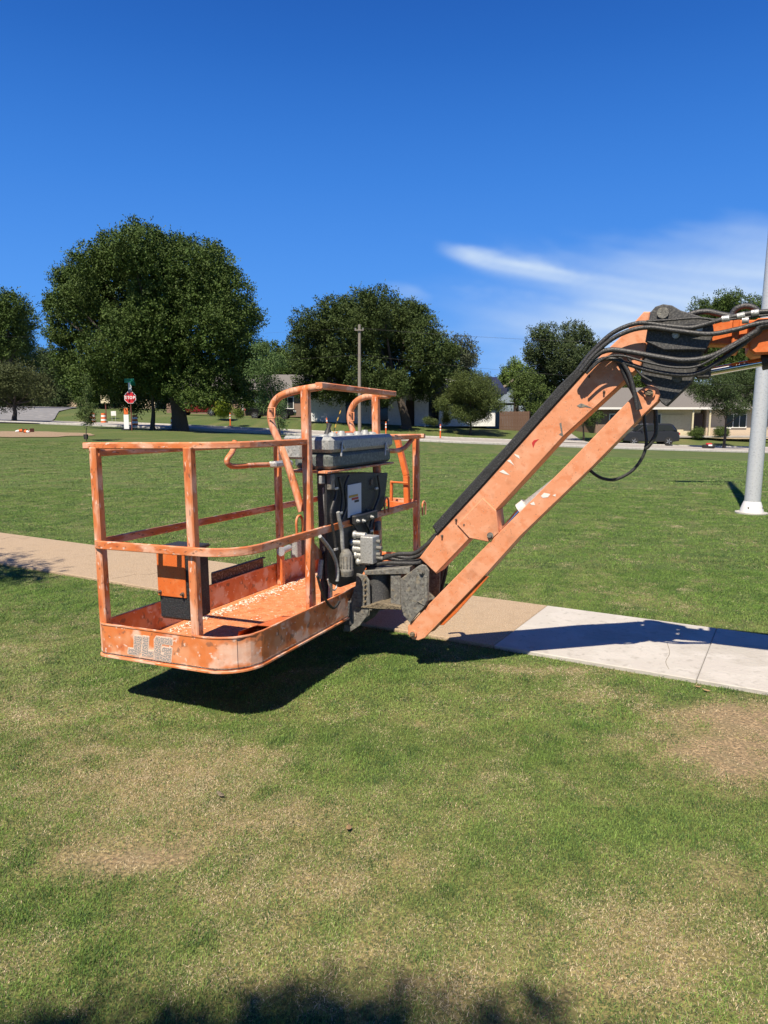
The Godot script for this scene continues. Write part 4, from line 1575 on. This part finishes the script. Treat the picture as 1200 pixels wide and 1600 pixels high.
	box(st, Vector3(.155, .372, -.435), Vector3(.17, .36, .20), .012)
	part("shell", st, M.rubber, mb)
	st = S()
	box(st, Vector3(.066, .425, -.442), Vector3(.008, .225, .18), .003)
	part("panel", st, M.orange, mb)
	st = S()
	box(st, Vector3(.155, .560, -.435), Vector3(.18, .018, .21), .006)
	part("lid", st, M.rubber, mb)
	for q in [[.335, -.515], [.335, -.37]]: bolt(mb, Vector3(.061, q[0], q[1]), Vector3.LEFT, .006, M.rustplate)
	st = S()
	for s in [-.50, -.38]: box(st, Vector3(.04, .57, s), Vector3(.10, .012, .03), .002)
	part("hanger", st, M.rustplate, mb)
	# device clamped to the far side
	var dv := sub("valve_clamp", p)
	o_box(dv, "body", M.grey, pl(463, 852, 2, -.80) + fl, Vector3(.07, .13, .06))
	o_box(dv, "bracket", M.rubber, pl(470, 850, 2, -.82) + fl, Vector3(.05, .12, .05))
	st = S(true)
	var dq := pl(446, 855, 2, -.80) + fl
	cyl(st, dq + Vector3(-.05, 0, 0), dq + Vector3(.06, .01, 0), .024, 10)
	cyl(st, dq + Vector3(-.06, 0, 0), dq + Vector3(-.045, 0, 0), .034, 10)
	part("knob", st, M.aluminium, dv)
	# foot switch hood on the floor
	st = S()
	var fz := [[-.34, .002], [-.33, .035], [-.20, .085], [-.10, .088], [-.035, .05], [-.025, .002]]
	for i in fz.size() - 1:
		for side in [0, 1]:
			var off: float = .003 * side
			quad(st, Vector3(.46, fz[i][1] - off, fz[i][0]), Vector3(.72, fz[i][1] - off - .012, fz[i][0]), Vector3(.72, fz[i + 1][1] - off - .012, fz[i + 1][0]), Vector3(.46, fz[i + 1][1] - off, fz[i + 1][0]))
	part("foot_switch_hood", st, M.orange, p)
	st = S()
	box(st, Vector3(.60, .03, -.18), Vector3(.2, .05, .14), .008)
	part("foot_switch", st, M.rubber, p)
	# flakes of paint, chips and dust swept against the far toe board
	var r := RandomNumberGenerator.new()
	r.seed = 8
	st = S()
	for i in 6:
		var an := TAU * i / 6.0
		var an2 := TAU * (i + 1) / 6.0
		tri(st, Vector3(0, .3, 0), Vector3(cos(an), .0, sin(an) * .6), Vector3(cos(an2), 0, sin(an2) * .6))
	var mm := MultiMesh.new()
	mm.transform_format = MultiMesh.TRANSFORM_3D
	mm.use_colors = true
	mm.mesh = mesh_of(st)
	mm.instance_count = 1500
	for i in 1500:
		var x := r.randf_range(.05, 2.3)
		var z := -.81 + absf(r.randfn(0, .055)) if i < 1300 else r.randf_range(-.82, -.02)
		var s := r.randf_range(.003, .011)
		mm.set_instance_transform(i, Transform3D(Basis(Vector3.UP, r.randf() * TAU).scaled_local(Vector3(s, s * r.randf_range(.5, 1.6), s)), Vector3(x, .002, minf(z, -.02))))
		mm.set_instance_color(i, Color(.62, .50, .34).lerp(Color(.78, .72, .62), r.randf()) if r.randf() < .75 else Color(.45, .18, .07))
	var deb := MultiMeshInstance3D.new()
	deb.name = "paint_flakes"
	deb.multimesh = mm
	var dm := StandardMaterial3D.new()
	dm.vertex_color_use_as_albedo = true
	dm.roughness = .9
	deb.material_override = dm
	p.add_child(deb)
	tag(deb, "", "", "", "stuff")
	make_logo(p, fl)

func o_box(parent: Node, called: String, m: Material, c: Vector3, s: Vector3, b := .006) -> MeshInstance3D:
	var st := S()
	box(st, c, s, b)
	return part(called, st, m, parent)

func make_logo(p: Node3D, fl: Vector3) -> void:
	# worn block letters, from the left to the right of the end face
	var shapes := {
		"J": [[0, .02], [.66, 0], [.86, .2], [1.0, 1.0], [.52, 1.0], [.42, .30], [.05, .30]],
		"L": [[.0, 0], [.86, 0], [.90, .28], [.46, .28], [.58, 1.0], [.16, 1.0]],
		"G": [[.06, 0], [.90, 0], [1.0, .58], [.50, .58], [.47, .38], [.60, .38], [.56, .26], [.40, .26], [.46, .74], [1.02, .74], [1.06, 1.0], [.22, 1.0], [.10, .85]]}
	var k := 0
	for e in [["J", 200, 222, 992, 1018], ["L", 222, 241, 994, 1021], ["G", 240, 268, 996, 1027]]:
		for pass_i in 2:
			var a := pl(e[1], e[4], 0, -.035) + fl
			var b := pl(e[2], e[3], 0, -.035) + fl
			var poly := []
			for q in shapes[e[0]]:
				poly.append(Vector2(lerpf(a.z, b.z, q[0]), lerpf(a.y, b.y, q[1])))
			if pass_i == 0:
				var big := Geometry2D.offset_polygon(PackedVector2Array(poly), .005)
				poly = Array(big[0])
			var st := S()
			plate(st, poly, -.0352 - .0012 * pass_i, -.0332, .0002)
			part("logo_letter" if pass_i == 1 else "letter_edge", st, M.logo if pass_i == 1 else M.logo_edge, p)
		k += 1

func make_console() -> void:
	var c := sub("control_console", lift)
	var z1 := .05
	var z0 := -.20
	var x0 := pl(518, 720, 2, z1).x
	var x1 := pl(611, 700, 2, z1).x
	var ytop := pl(518, 684, 2, z1).y
	var ylip := pl(518, 709, 2, z1).y
	var ybot := pl(518, 734, 2, z1).y
	var xm := (x0 + x1) * .5
	var zm := (z0 + z1) * .5
	o_box(c, "shell", M.console, Vector3(xm, (ylip + ybot) * .5, zm), Vector3(x1 - x0, ylip - ybot, z1 - z0), .018)
	var lid := o_box(c, "lid", M.grey, Vector3(xm, (ytop + ylip) * .5 + .004, zm), Vector3(x1 - x0 + .025, ytop - ylip, z1 - z0 + .025), .02)
	var st := S(true)
	for i in 7:
		st = S(true)
		var x := x0 + .10 + i * (x1 - x0 - .18) / 6.0
		tube(st, [Vector3(x, ytop, zm + .02), Vector3(x, ytop + .010, zm + .02), Vector3(x, ytop + .018 + .007 * (i % 3), zm + .02)], [.034, .030, .018], 10)
		part("switch_boot", st, M.grey, lid)
	st = S(true)
	tube(st, [Vector3(x0 + .28, ytop, zm - .05), Vector3(x0 + .29, ytop + .05, zm - .05), Vector3(x0 + .30, ytop + .075, zm - .05)], [.03, .012, .018], 10)
	part("joystick", st, M.rubber, lid)
	st = S()
	box(st, Vector3(x0 + .48, ytop + .012, zm - .04), Vector3(.16, .024, .05), .006)
	part("decal_plate", st, M.orange, lid)
	for px in [535.0, 603.0]:
		var o := pl(px, 700, 2, z1 + .02)
		st = S()
		bar(st, o + Vector3(.0, .035, 0), o + Vector3(-.025, -.05, .004), .012, .01, Vector3.BACK)
		bar(st, o + Vector3(.0, .035, 0), o + Vector3(.035, -.02, .004), .012, .01, Vector3.BACK)
		bar(st, o + Vector3(-.012, -.01, 0), o + Vector3(.03, -.01, 0), .012, .01, Vector3.BACK)
		part("latch", st, M.aluminium, c)
	st = S()
	box(st, Vector3(xm - .02, ybot - .012, zm + .0), Vector3(x1 - x0 + .10, .012, z1 - z0 + .02), .002)
	part("shelf", st, M.worn, c)
	o_box(c, "side_box", M.grey, Vector3(x0 - .13, ybot + .13, zm - .04), Vector3(.05, .13, .12), .012)
	# pedestal under the console
	var poly := []
	for q in [[505, 738], [601, 738], [595, 778], [590, 796], [582, 800], [578, 840], [572, 878], [556, 905], [528, 915], [508, 905]]:
		var v := pl(q[0], q[1], 2, -.01)
		poly.append(Vector2(v.x, v.y))
	st = S()
	plate(st, poly, -.03, -.012, .003, 2)
	var ped := part("pedestal", st, M.rubber, lift)
	poly = []
	for q in [[530, 738], [600, 738], [594, 790], [576, 815], [572, 878], [548, 900], [534, 880]]:
		var v := pl(q[0], q[1], 2, -.04)
		poly.append(Vector2(v.x, v.y))
	st = S()
	plate(st, poly, -.22, -.033, .006, 2)
	part("valve_housing", st, M.rubber, ped)
	# wiring and hydraulic lines clipped to its face
	for q in [[[516, 742], [520, 770], [512, 800], [518, 840], [522, 880]], [[524, 745], [530, 775], [526, 812], [530, 850], [524, 890]], [[585, 742], [588, 770], [578, 800], [572, 835], [574, 870]], [[566, 815], [572, 830], [566, 850], [572, 872]], [[546, 815], [556, 836], [552, 856], [560, 880]], [[540, 742], [534, 760], [536, 790], [528, 812]]]:
		hose(ped, trace3(q, 2, .006), .008, M.hose, "line")
	for q in [[520, 762], [527, 800], [583, 762], [575, 828], [520, 856]]:
		o_box(ped, "clip", M.aluminium, pl(q[0], q[1], 2, .012), Vector3(.04, .014, .012), .002)
	for q in [[512, 752, .05, .09], [585, 820, .05, .06], [556, 848, .07, .05]]:
		o_box(ped, "relay_box", M.bracket, pl(q[0], q[1], 2, .004), Vector3(q[2], q[3], .03), .005)
	ped.position = Vector3(-.035, 0, .04)
	for q in [[577, 752, 7, 9], [571, 797, 5, 6]]:
		var v := pl(q[0], q[1], 2, .0)
		var s := Vector2(q[2], q[3]) * .0043
		st = S()
		box(st, Vector3(v.x, v.y, -.008), Vector3(s.x, s.y, .012), .002)
		part("cover_plate", st, M.dirt, ped)
	var lb := pl(550, 780, 2, .0)
	o_box(ped, "label_plate", M.label, Vector3(lb.x, lb.y, -.006), Vector3(.185, .20, .006), .001)
	for k in 3: o_box(ped, "label_print", [M.yellow, M.redpaint, M.rubber][k], Vector3(lb.x - .02 + k * .022, lb.y + .028 - k * .018, -.0015), Vector3(.12 - .03 * k, .014, .002), .0005)
	o_box(ped, "lower_bracket", M.rubber, pl(563, 806, 2, .01), Vector3(.32, .055, .05))
	for q in [[553, 812], [575, 806], [562, 812]]: bolt(ped, pl(q[0], q[1], 2, .036), Vector3.BACK, .008, M.aluminium)
	# steel uprights left of the pedestal
	for q in [[498, 742, 498, 755, .045, 0], [503, 760, 506, 806, .035, 0], [511, 838, 514, 862, .022, 1], [512, 872, 511, 936, .03, 1], [497, 872, 494, 902, .03, 0]]:
		st = S()
		bar(st, pl(q[0], q[1], 2, -.03), pl(q[2], q[3], 2, -.03), q[4], .02, Vector3.BACK)
		part("upright", st, [M.grey, M.aluminium][q[5]], ped)
	st = S()
	box(st, pl(505, 905, 2, -.06), Vector3(.10, .36, .03), .006)
	part("column", st, M.rubber, ped)
	# cables at the front of the pedestal
	hose(lift, trace3([[528, 800], [530, 812], [534, 830], [535, 850], [537, 868]], 2, .06), .012, M.grey, "cable")
	hose(lift, trace3([[500, 838], [511, 852], [521, 868], [527, 888], [527, 908]], 2, .07), .011, M.grey, "cable")
	hose(lift, trace3([[512, 905], [516, 918], [523, 922], [527, 914]], 2, .05), .005, M.aluminium, "cable")
	hose(lift, trace3([[496, 900], [505, 930], [520, 950], [530, 940]], 2, .06), .008, M.rubber, "cable")
	var cn := sub("connector", lift)
	st = S(true)
	var ca := pl(541, 862, 2, .10)
	var cb := pl(542, 899, 2, .10)
	tube(st, [ca + Vector3(0, .015, 0), ca, ca.lerp(cb, .1), ca.lerp(cb, .72), ca.lerp(cb, .74), ca.lerp(cb, .8), cb], [.016, .028, .037, .037, .041, .041, .038], 16)
	part("plug", st, M.bracket, cn)
	for i in 12:
		var an := TAU * i / 12.0
		st = S()
		box(st, ca.lerp(cb, .4) + Vector3(cos(an) * .037, 0, sin(an) * .037), Vector3(.006, .07, .006), .001)
		part("rib", st, M.bracket, cn)

func make_rotator() -> void:
	var r := sub("platform_rotator", lift)
	var xc := 1.205
	# half-moon support plate, its mate behind
	var moon := [[557, 896], [571, 899], [577, 908], [578, 944], [574, 962], [562, 978], [548, 987], [536, 987], [539, 970], [547, 938], [555, 915]]
	var st := S()
	var m0 := trace(moon, xc - .11)
	plate(st, m0, xc - .11, xc - .096, .003)
	var mp := part("support_plate", st, M.bracket, r)
	st = S()
	plate(st, m0, xc + .10, xc + .114, .003)
	part("support_plate", st, M.bracket, r)
	for y in [906, 914, 922, 931, 940]: bolt(mp, Vector3(xc - .11, bp(571, y, xc - .11).y, bp(571, y, xc - .11).x), Vector3.LEFT, .006, M.dirt)
	# arm of the platform carried by the plates
	st = S()
	var a := pl(550, 950, 0, xc)
	box(st, Vector3(xc, a.y, -.02), Vector3(.24, .16, .16), .01)
	part("mount_block", st, M.black, r)
	# rotary actuator, bottom plate, bracket
	st = S(true)
	var top := pl(592, 884, 0, xc)
	var bot := pl(592, 948, 0, xc)
	cyl(st, Vector3(xc, bot.y, top.z), Vector3(xc, top.y, top.z), .075, 20)
	part("actuator", st, M.black, r)
	st = S()
	plate(st, trace([[558, 949], [574, 946], [590, 941], [612, 945], [626, 948], [626, 953], [600, 952], [580, 951]], xc - .12), xc - .12, xc + .12, .003)
	part("bottom_plate", st, M.dirt, r)
	st = S()
	plate(st, trace([[568, 892], [640, 886], [640, 897], [570, 899]], xc - .10), xc - .10, xc + .10, .004)
	part("top_plate", st, M.bracket, r)
	st = S()
	plate(st, trace([[610, 898], [626, 898], [626, 946], [610, 944]], xc - .09), xc - .09, xc + .09, .004)
	part("bracket_web", st, M.bracket, r)
	var side := [[625, 905], [654, 884], [659, 882], [665, 884], [670, 892], [669, 938], [666, 946], [652, 960], [641, 974], [630, 962], [626, 948]]
	var s0 := trace(side, xc - .105)
	st = S()
	plate(st, s0, xc - .105, xc - .088, .004)
	var sp := part("side_plate", st, M.bracket, r)
	var v := bp(659, 893, xc - .105)
	bolt(sp, Vector3(xc - .105, v.y, v.x), Vector3.LEFT, .013, M.bracket)
	st = S()
	plate(st, s0, xc + .088, xc + .105, .004)
	part("side_plate", st, M.bracket, r)
	st = S()
	plate(st, trace([[652, 940], [664, 947], [668, 938], [668, 900], [663, 900], [663, 936]], xc - .106), xc - .112, xc - .104, .003)
	part("reinforcing_lip", st, M.bracket, r)
	# valve block
	var vb := sub("valve_block", lift)
	o_box(vb, "block", M.aluminium, pl(578, 858, 0, xc - .06), Vector3(.10, .165, .085), .004)
	for q in [[556, 848], [558, 858], [562, 868], [566, 878], [560, 836]]:
		st = S(true)
		var o := pl(q[0], q[1], 0, xc - .06)
		cyl(st, o + Vector3(0, 0, -.02), o + Vector3(0, 0, .05), .019, 12)
		tube(st, [o + Vector3(0, 0, -.040), o + Vector3(0, 0, -.034), o + Vector3(0, 0, -.02), o + Vector3(0, 0, -.012)], [.012, .024, .026, .018], 12)
		part("solenoid", st, M.aluminium, vb)
	for q in [[590, 846], [592, 856], [590, 866], [594, 872]]:
		st = S(true)
		var o := pl(q[0], q[1], 0, xc - .05)
		cyl(st, o + Vector3(0, 0, -.03), o + Vector3(0, 0, .02), .012, 8)
		part("fitting", st, M.bracket, vb)
	# hoses from the valve block to the jib
	for q in [[[572, 884], [600, 872], [630, 876], [662, 874], [690, 850]], [[574, 888], [598, 880], [628, 880], [660, 878], [686, 858]], [[580, 880], [606, 868], [640, 872], [664, 862], [690, 842]], [[590, 876], [620, 866], [648, 864], [668, 850], [692, 830]], [[585, 892], [615, 890], [640, 882], [662, 884], [684, 866]], [[572, 892], [600, 894], [632, 892], [650, 886], [672, 880]]]:
		hose(lift, trace3(q, 0, xc + .02 - .03 * (q[0][0] % 4)), .013)
	hose(lift, trace3([[668, 850], [682, 835], [690, 845], [694, 870], [690, 900], [684, 920]], 0, xc + .13), .012, M.rubber)
	hose(lift, trace3([[672, 855], [688, 842], [696, 860], [697, 890], [688, 925]], 0, xc + .16), .012, M.rubber)

func make_jib() -> void:
	var xc := 1.205
	var j := sub("jib", lift)
	var xn := xc - .08
	var xf := xc + .08
	var st := S()
	plate(st, trace([[655, 872], [684, 834], [760, 752], [840, 662], [916, 577], [972, 524], [1006, 487], [1016, 487], [1010, 545], [1001, 572], [973, 598], [880, 683], [774, 799], [734, 842], [681, 897]], xn), xn, xf, .006)
	var beam := part("upper_arm", st, M.jib, j)
	for q in [[691, 837], [713, 812], [920, 588], [944, 612], [726, 819]]:
		var v := bp(q[0], q[1], xn)
		bolt(beam, Vector3(xn, v.y, v.x), Vector3.LEFT, .0045, M.rustplate)
	# gusset that carries the cylinder
	st = S()
	plate(st, trace([[754, 778], [775, 798], [779, 833], [763, 847], [733, 841], [714, 820]], xn - .012), xn - .012, xn + .002, .004)
	var gs := part("gusset", st, M.jib, j)
	st = S()
	plate(st, trace([[754, 790], [775, 799], [779, 832], [763, 846], [736, 840]], xn), xn + .003, xf - .01, .003)
	part("gusset_web", st, M.jib, gs)
	var bv := bp(767, 836, xn)
	bolt(gs, Vector3(xn - .012, bv.y, bv.x), Vector3.LEFT, .012, M.bracket)
	# rubber hose guard along the top
	st = S()
	plate(st, trace([[676, 822], [684, 836], [760, 754], [840, 664], [917, 579], [907, 570], [872, 604], [788, 700], [760, 729]], xn + .0), xn - .012, xf - .03, .008)
	part("hose_guard", st, M.guard, j)
	# lower link
	st = S()
	var low := trace([[637, 978], [772, 840], [884, 728], [998, 610], [1008, 604], [1018, 602], [1028, 607], [1032, 616], [1027, 628], [1000, 654], [926, 729], [812, 839], [760, 897], [664, 997], [654, 1001], [644, 999], [637, 991]], xn - .01)
	plate(st, low, xn - .01, xn + .006, .004)
	var link := part("lower_arm", st, M.jib, j)
	st = S()
	var inner := trace([[650, 975], [772, 846], [884, 734], [1000, 618], [1018, 612], [1024, 622], [1000, 652], [926, 728], [812, 838], [760, 896], [668, 991]], xn - .01)
	plate(st, inner, xn + .007, xf - .014, .003)
	part("arm_box", st, M.jib, link)
	st = S()
	plate(st, low, xf - .013, xf + .012, .004)
	part("arm_plate", st, M.jib, link)
	st = S()
	plate(st, trace([[688, 968], [756, 900], [764, 901], [714, 957], [693, 977], [688, 977]], xn + .007), xn + .007, xn + .016, .002)
	part("stiffener", st, M.orange, link)
	for q in [[646, 990, .020], [1015, 614, .024]]:
		var v := bp(q[0], q[1], xn - .01)
		st = S(true)
		cyl(st, Vector3(xn - .022, v.y, v.x), Vector3(xf + .02, v.y, v.x), q[2] * 1.15, 18)
		var pin := part("pivot_pin", st, M.jib, link)
		bolt(pin, Vector3(xn - .026, v.y, v.x), Vector3.LEFT, q[2] * .5, M.dirt)
	# hydraulic cylinder between the arms
	st = S(true)
	var a := pl(786, 828, 0, xc)
	var b := pl(813, 797, 0, xc)
	var c := pl(985, 664, 0, xc)
	cyl(st, a, b, .017, 12)
	var rod := part("cylinder_rod", st, M.chrome, j)
	st = S(true)
	cyl(st, b, b.lerp(c, .06), .042, 16)
	part("cylinder_cap", st, M.white, rod)
	st = S(true)
	cyl(st, b.lerp(c, .06), c, .027, 16)
	part("cylinder_barrel", st, M.aluminium, rod)
	# paint marks, scuffs and scratches on the near face
	for mk in [[[[780, 737], [786, 734], [796, 742], [790, 741]], "w"], [[[792, 720], [797, 718], [803, 727], [799, 724]], "w"], [[[803, 709], [811, 712], [812, 717], [806, 713]], "w"],
			[[[901, 634], [908, 630], [916, 633], [926, 638], [915, 636], [906, 637]], "g"], [[[874, 662], [877, 660], [880, 682], [873, 679], [877, 676]], "g"], [[[831, 692], [834, 688], [842, 686], [836, 692], [833, 700]], "r"],
			[[[845, 775], [850, 770], [860, 772], [856, 777], [848, 778]], "l"], [[[828, 787], [834, 784], [836, 789], [831, 789]], "l"], [[[863, 774], [868, 772], [868, 776]], "l"]]:
		var px: float = xn - .0015 if mk[1] != "l" else xn - .0115
		st = S()
		plate(st, trace(mk[0], px), px, px + .002, .0002)
		part("paint_mark", st, {"w": M.trim, "g": M.bracket, "r": M.redpaint, "l": M.trim}[mk[1]], beam if mk[1] != "l" else link)
	# hanging hose loops under the upper end
	hose(j, trace3([[1024, 640], [1025, 662], [1024, 680], [1013, 697], [1007, 700]], 0, xc + .05), .011)
	hose(j, trace3([[1006, 640], [1007, 662], [1010, 690], [1004, 714], [987, 736], [962, 749], [940, 747], [922, 735], [912, 722]], 0, xc + .06), .0085)
	hose(j, trace3([[960, 555], [972, 575], [982, 598], [990, 612], [1000, 640]], 0, xc - .13), .013, M.rubber)
	hose(j, trace3([[966, 556], [980, 578], [988, 600], [996, 640]], 0, xc - .15), .011, M.rubber)

# hoses that reach the base section go on along its side
func run_on(pts: Array) -> Array:
	var e: Vector3 = pts[-1]
	if e.z > 2.2:
		pts.append(e + Vector3(.01, .0, .4))
		pts.append(e + Vector3(.02, .01, 1.4))
		pts.append(e + Vector3(.02, .01, 3.0))
		pts.append(e + Vector3(.02, .0, 5.5))
	return pts

func make_boom() -> void:
	var xc := 1.205
	var k := sub("knuckle", lift)
	var xk := xc - .135
	var st := S()
	var up := trace([[1008, 534], [1013, 505], [1016, 488], [1024, 479], [1036, 475], [1050, 477], [1064, 485], [1113, 500], [1116, 522], [1103, 547], [1037, 547]], xk)
	plate(st, up, xk, xk + .022, .005)
	var kp := part("upper_plate", st, M.black, k)
	var v := bp(1036, 489, xk)
	st = S(true)
	cyl(st, Vector3(xk - .012, v.y, v.x), Vector3(xk + .01, v.y, v.x), .027, 18)
	part("pin_cap", st, M.bracket, kp)
	for q in [[1056, 523], [1092, 514]]:
		v = bp(q[0], q[1], xk)
		bolt(kp, Vector3(xk, v.y, v.x), Vector3.LEFT, .012, M.aluminium)
	st = S()
	plate(st, up, xc + .113, xc + .135, .005)
	part("upper_plate", st, M.black, k)
	var lowp := trace([[1012, 535], [1104, 535], [1090, 575], [1080, 598], [1041, 635], [1034, 630], [1012, 604], [1001, 596], [1004, 570]], xk + .06)
	st = S()
	plate(st, lowp, xk + .055, xk + .075, .005)
	var lp := part("lower_plate", st, M.black, k)
	v = bp(1058, 590, xk + .055)
	st = S(true)
	cyl(st, Vector3(xk + .04, v.y, v.x), Vector3(xk + .06, v.y, v.x), .024, 16)
	part("pin_cap", st, M.bracket, lp)
	st = S()
	plate(st, lowp, xc + .06, xc + .08, .005)
	part("lower_plate", st, M.black, k)
	st = S()
	plate(st, trace([[1020, 500], [1095, 510], [1085, 570], [1050, 605], [1025, 600], [1016, 560]], xc), xk + .076, xc + .059, .004)
	part("core", st, M.black, k)
	# boom sections
	var bm := sub("main_boom", lift)
	var xs := xc - .085
	var a := bp(1100, 500, xs)
	var b := bp(1175, 505, xs)
	var c := bp(1178, 545, xs)
	var d := bp(1098, 538, xs)
	st = S()
	plate(st, [a, Vector2(b.x + .3, b.y), Vector2(c.x + .3, c.y), d], xs, xc + .085, .006)
	part("fly_section", st, M.orange, bm)
	var xo := xc - .125
	var e0 := bp(1169, 508, xo)
	var e1 := bp(1170, 546, xo)
	var e2 := bp(1179, 553, xo)
	var zend := 9.6
	st = S()
	plate(st, [e0, Vector2(e0.x + .04, e0.y + .03), Vector2(zend, e0.y + .05), Vector2(zend, e2.y - .02), e2, e1], xo, xc + .24, .008)
	part("base_section", st, M.orange, bm)
	st = S()
	var w0 := bp(1152, 500, xo)
	var w1 := bp(1152, 543, xo)
	box(st, Vector3(xc, (w0.y + w1.y) * .5, e0.x - .05), Vector3(.22, w0.y - w1.y + .04, .03), .004)
	part("wear_collar", st, M.orange, bm)
	st = S(true)
	var r0 := pl(1106, 582, 0, xc - .02)
	var r1 := pl(1190, 566, 0, xc - .02)
	cyl(st, r0, r1, .022, 14)
	var rd := part("level_cylinder_rod", st, M.chrome, bm)
	st = S(true)
	cyl(st, r1, r1 + (r1 - r0).normalized() * .7, .04, 14)
	part("level_cylinder", st, M.rubber, rd)
	st = S()
	box(st, r0 + Vector3(0, .0, -.02), Vector3(.06, .06, .07), .01)
	part("rod_eye", st, M.black, rd)
	# hydraulic hoses over the knuckle
	var lines := [
		[[[903, 578], [924, 551], [958, 520], [998, 505], [1040, 509], [1080, 512], [1115, 503], [1150, 494], [1205, 486]], -.155, .013],
		[[[907, 580], [929, 553], [963, 526], [1006, 512], [1058, 517], [1108, 522], [1150, 515], [1205, 503]], -.165, .013],
		[[[911, 580], [930, 557], [952, 547], [985, 550], [1030, 558], [1070, 563], [1110, 557], [1150, 537], [1180, 519], [1205, 506]], -.16, .015],
		[[[915, 583], [935, 564], [956, 561], [985, 570], [1020, 580], [1065, 586], [1095, 581], [1130, 560], [1165, 535], [1205, 510]], -.15, .013],
		[[[1060, 500], [1082, 490], [1105, 487], [1130, 492], [1160, 497]], -.05, .016],
		[[[1142, 494], [1150, 483], [1165, 478], [1180, 482], [1187, 492]], .0, .016],
		[[[1096, 582], [1120, 566], [1150, 544], [1185, 520], [1205, 508]], -.145, .012]]
	for l in lines:
		hose(lift, run_on(trace3(l[0], 0, xc + l[1])), l[2] * .88)
	for q in [[[[1010, 502], [1046, 500], [1090, 497], [1130, 500], [1205, 492]], -.16], [[[918, 582], [944, 560], [972, 556], [1010, 566], [1052, 574], [1090, 572], [1128, 552], [1170, 528]], -.175], [[[976, 552], [986, 566], [1002, 586], [1018, 596]], -.15]]:
		hose(lift, run_on(trace3(q[0], 0, xc + q[1])), .006, M.rubber, "thin_line")
	# pale spiral wrap on the hoses
	for q in [[1128, 499, 1140, 497], [1152, 495, 1164, 492], [1174, 490, 1186, 488], [1160, 501, 1170, 500]]:
		st = S(true)
		cyl(st, pl(q[0], q[1], 0, xc - .16), pl(q[2], q[3], 0, xc - .165), .0155, 10)
		part("hose_wrap", st, M.aluminium, lift)
	# the carrier, out of the picture to the right
	var t := sub("turntable", lift)
	o_box(t, "counterweight", M.orange, Vector3(xc, 1.45, 10.6), Vector3(1.7, 1.1, .9), .12)
	o_box(t, "engine_cover", M.orange, Vector3(xc - .62, 1.35, 9.3), Vector3(.6, .9, 1.9), .08)
	o_box(t, "tank_cover", M.orange, Vector3(xc + .62, 1.35, 9.3), Vector3(.6, .9, 1.9), .08)
	o_box(t, "boom_mount", M.black, Vector3(xc, 1.55, 9.75), Vector3(.5, 1.1, .5), .04)
	st = S(true)
	cyl(st, Vector3(xc, .78, 9.5), Vector3(xc, .95, 9.5), .62, 28)
	part("bearing", st, M.black, t)
	var ch := sub("chassis", lift)
	o_box(ch, "frame", M.black, Vector3(xc, .62, 9.5), Vector3(1.2, .32, 2.9), .05)
	for z in [8.3, 10.7]:
		o_box(ch, "axle", M.black, Vector3(xc, .46, z), Vector3(1.9, .14, .16), .02)
		for sx in [-1, 1]:
			st = S(true)
			tube(st, [Vector3(xc + sx * .85, .46, z), Vector3(xc + sx * .88, .46, z), Vector3(xc + sx * 1.12, .46, z), Vector3(xc + sx * 1.15, .46, z)], [.41, .46, .46, .41], 26)
			part("tyre", st, M.tyre, ch)
			st = S(true)
			cyl(st, Vector3(xc + sx * 1.1, .46, z), Vector3(xc + sx * 1.17, .46, z), .24, 18)
			part("wheel_disc", st, M.grey, ch)


func _ready() -> void:
	rng.seed = 12
	make_view()
	make_materials()
	make_ground()
	make_walk()
	make_streets()
	make_houses()
	make_lift()
	make_trees()
	make_street_things()
	make_grass()
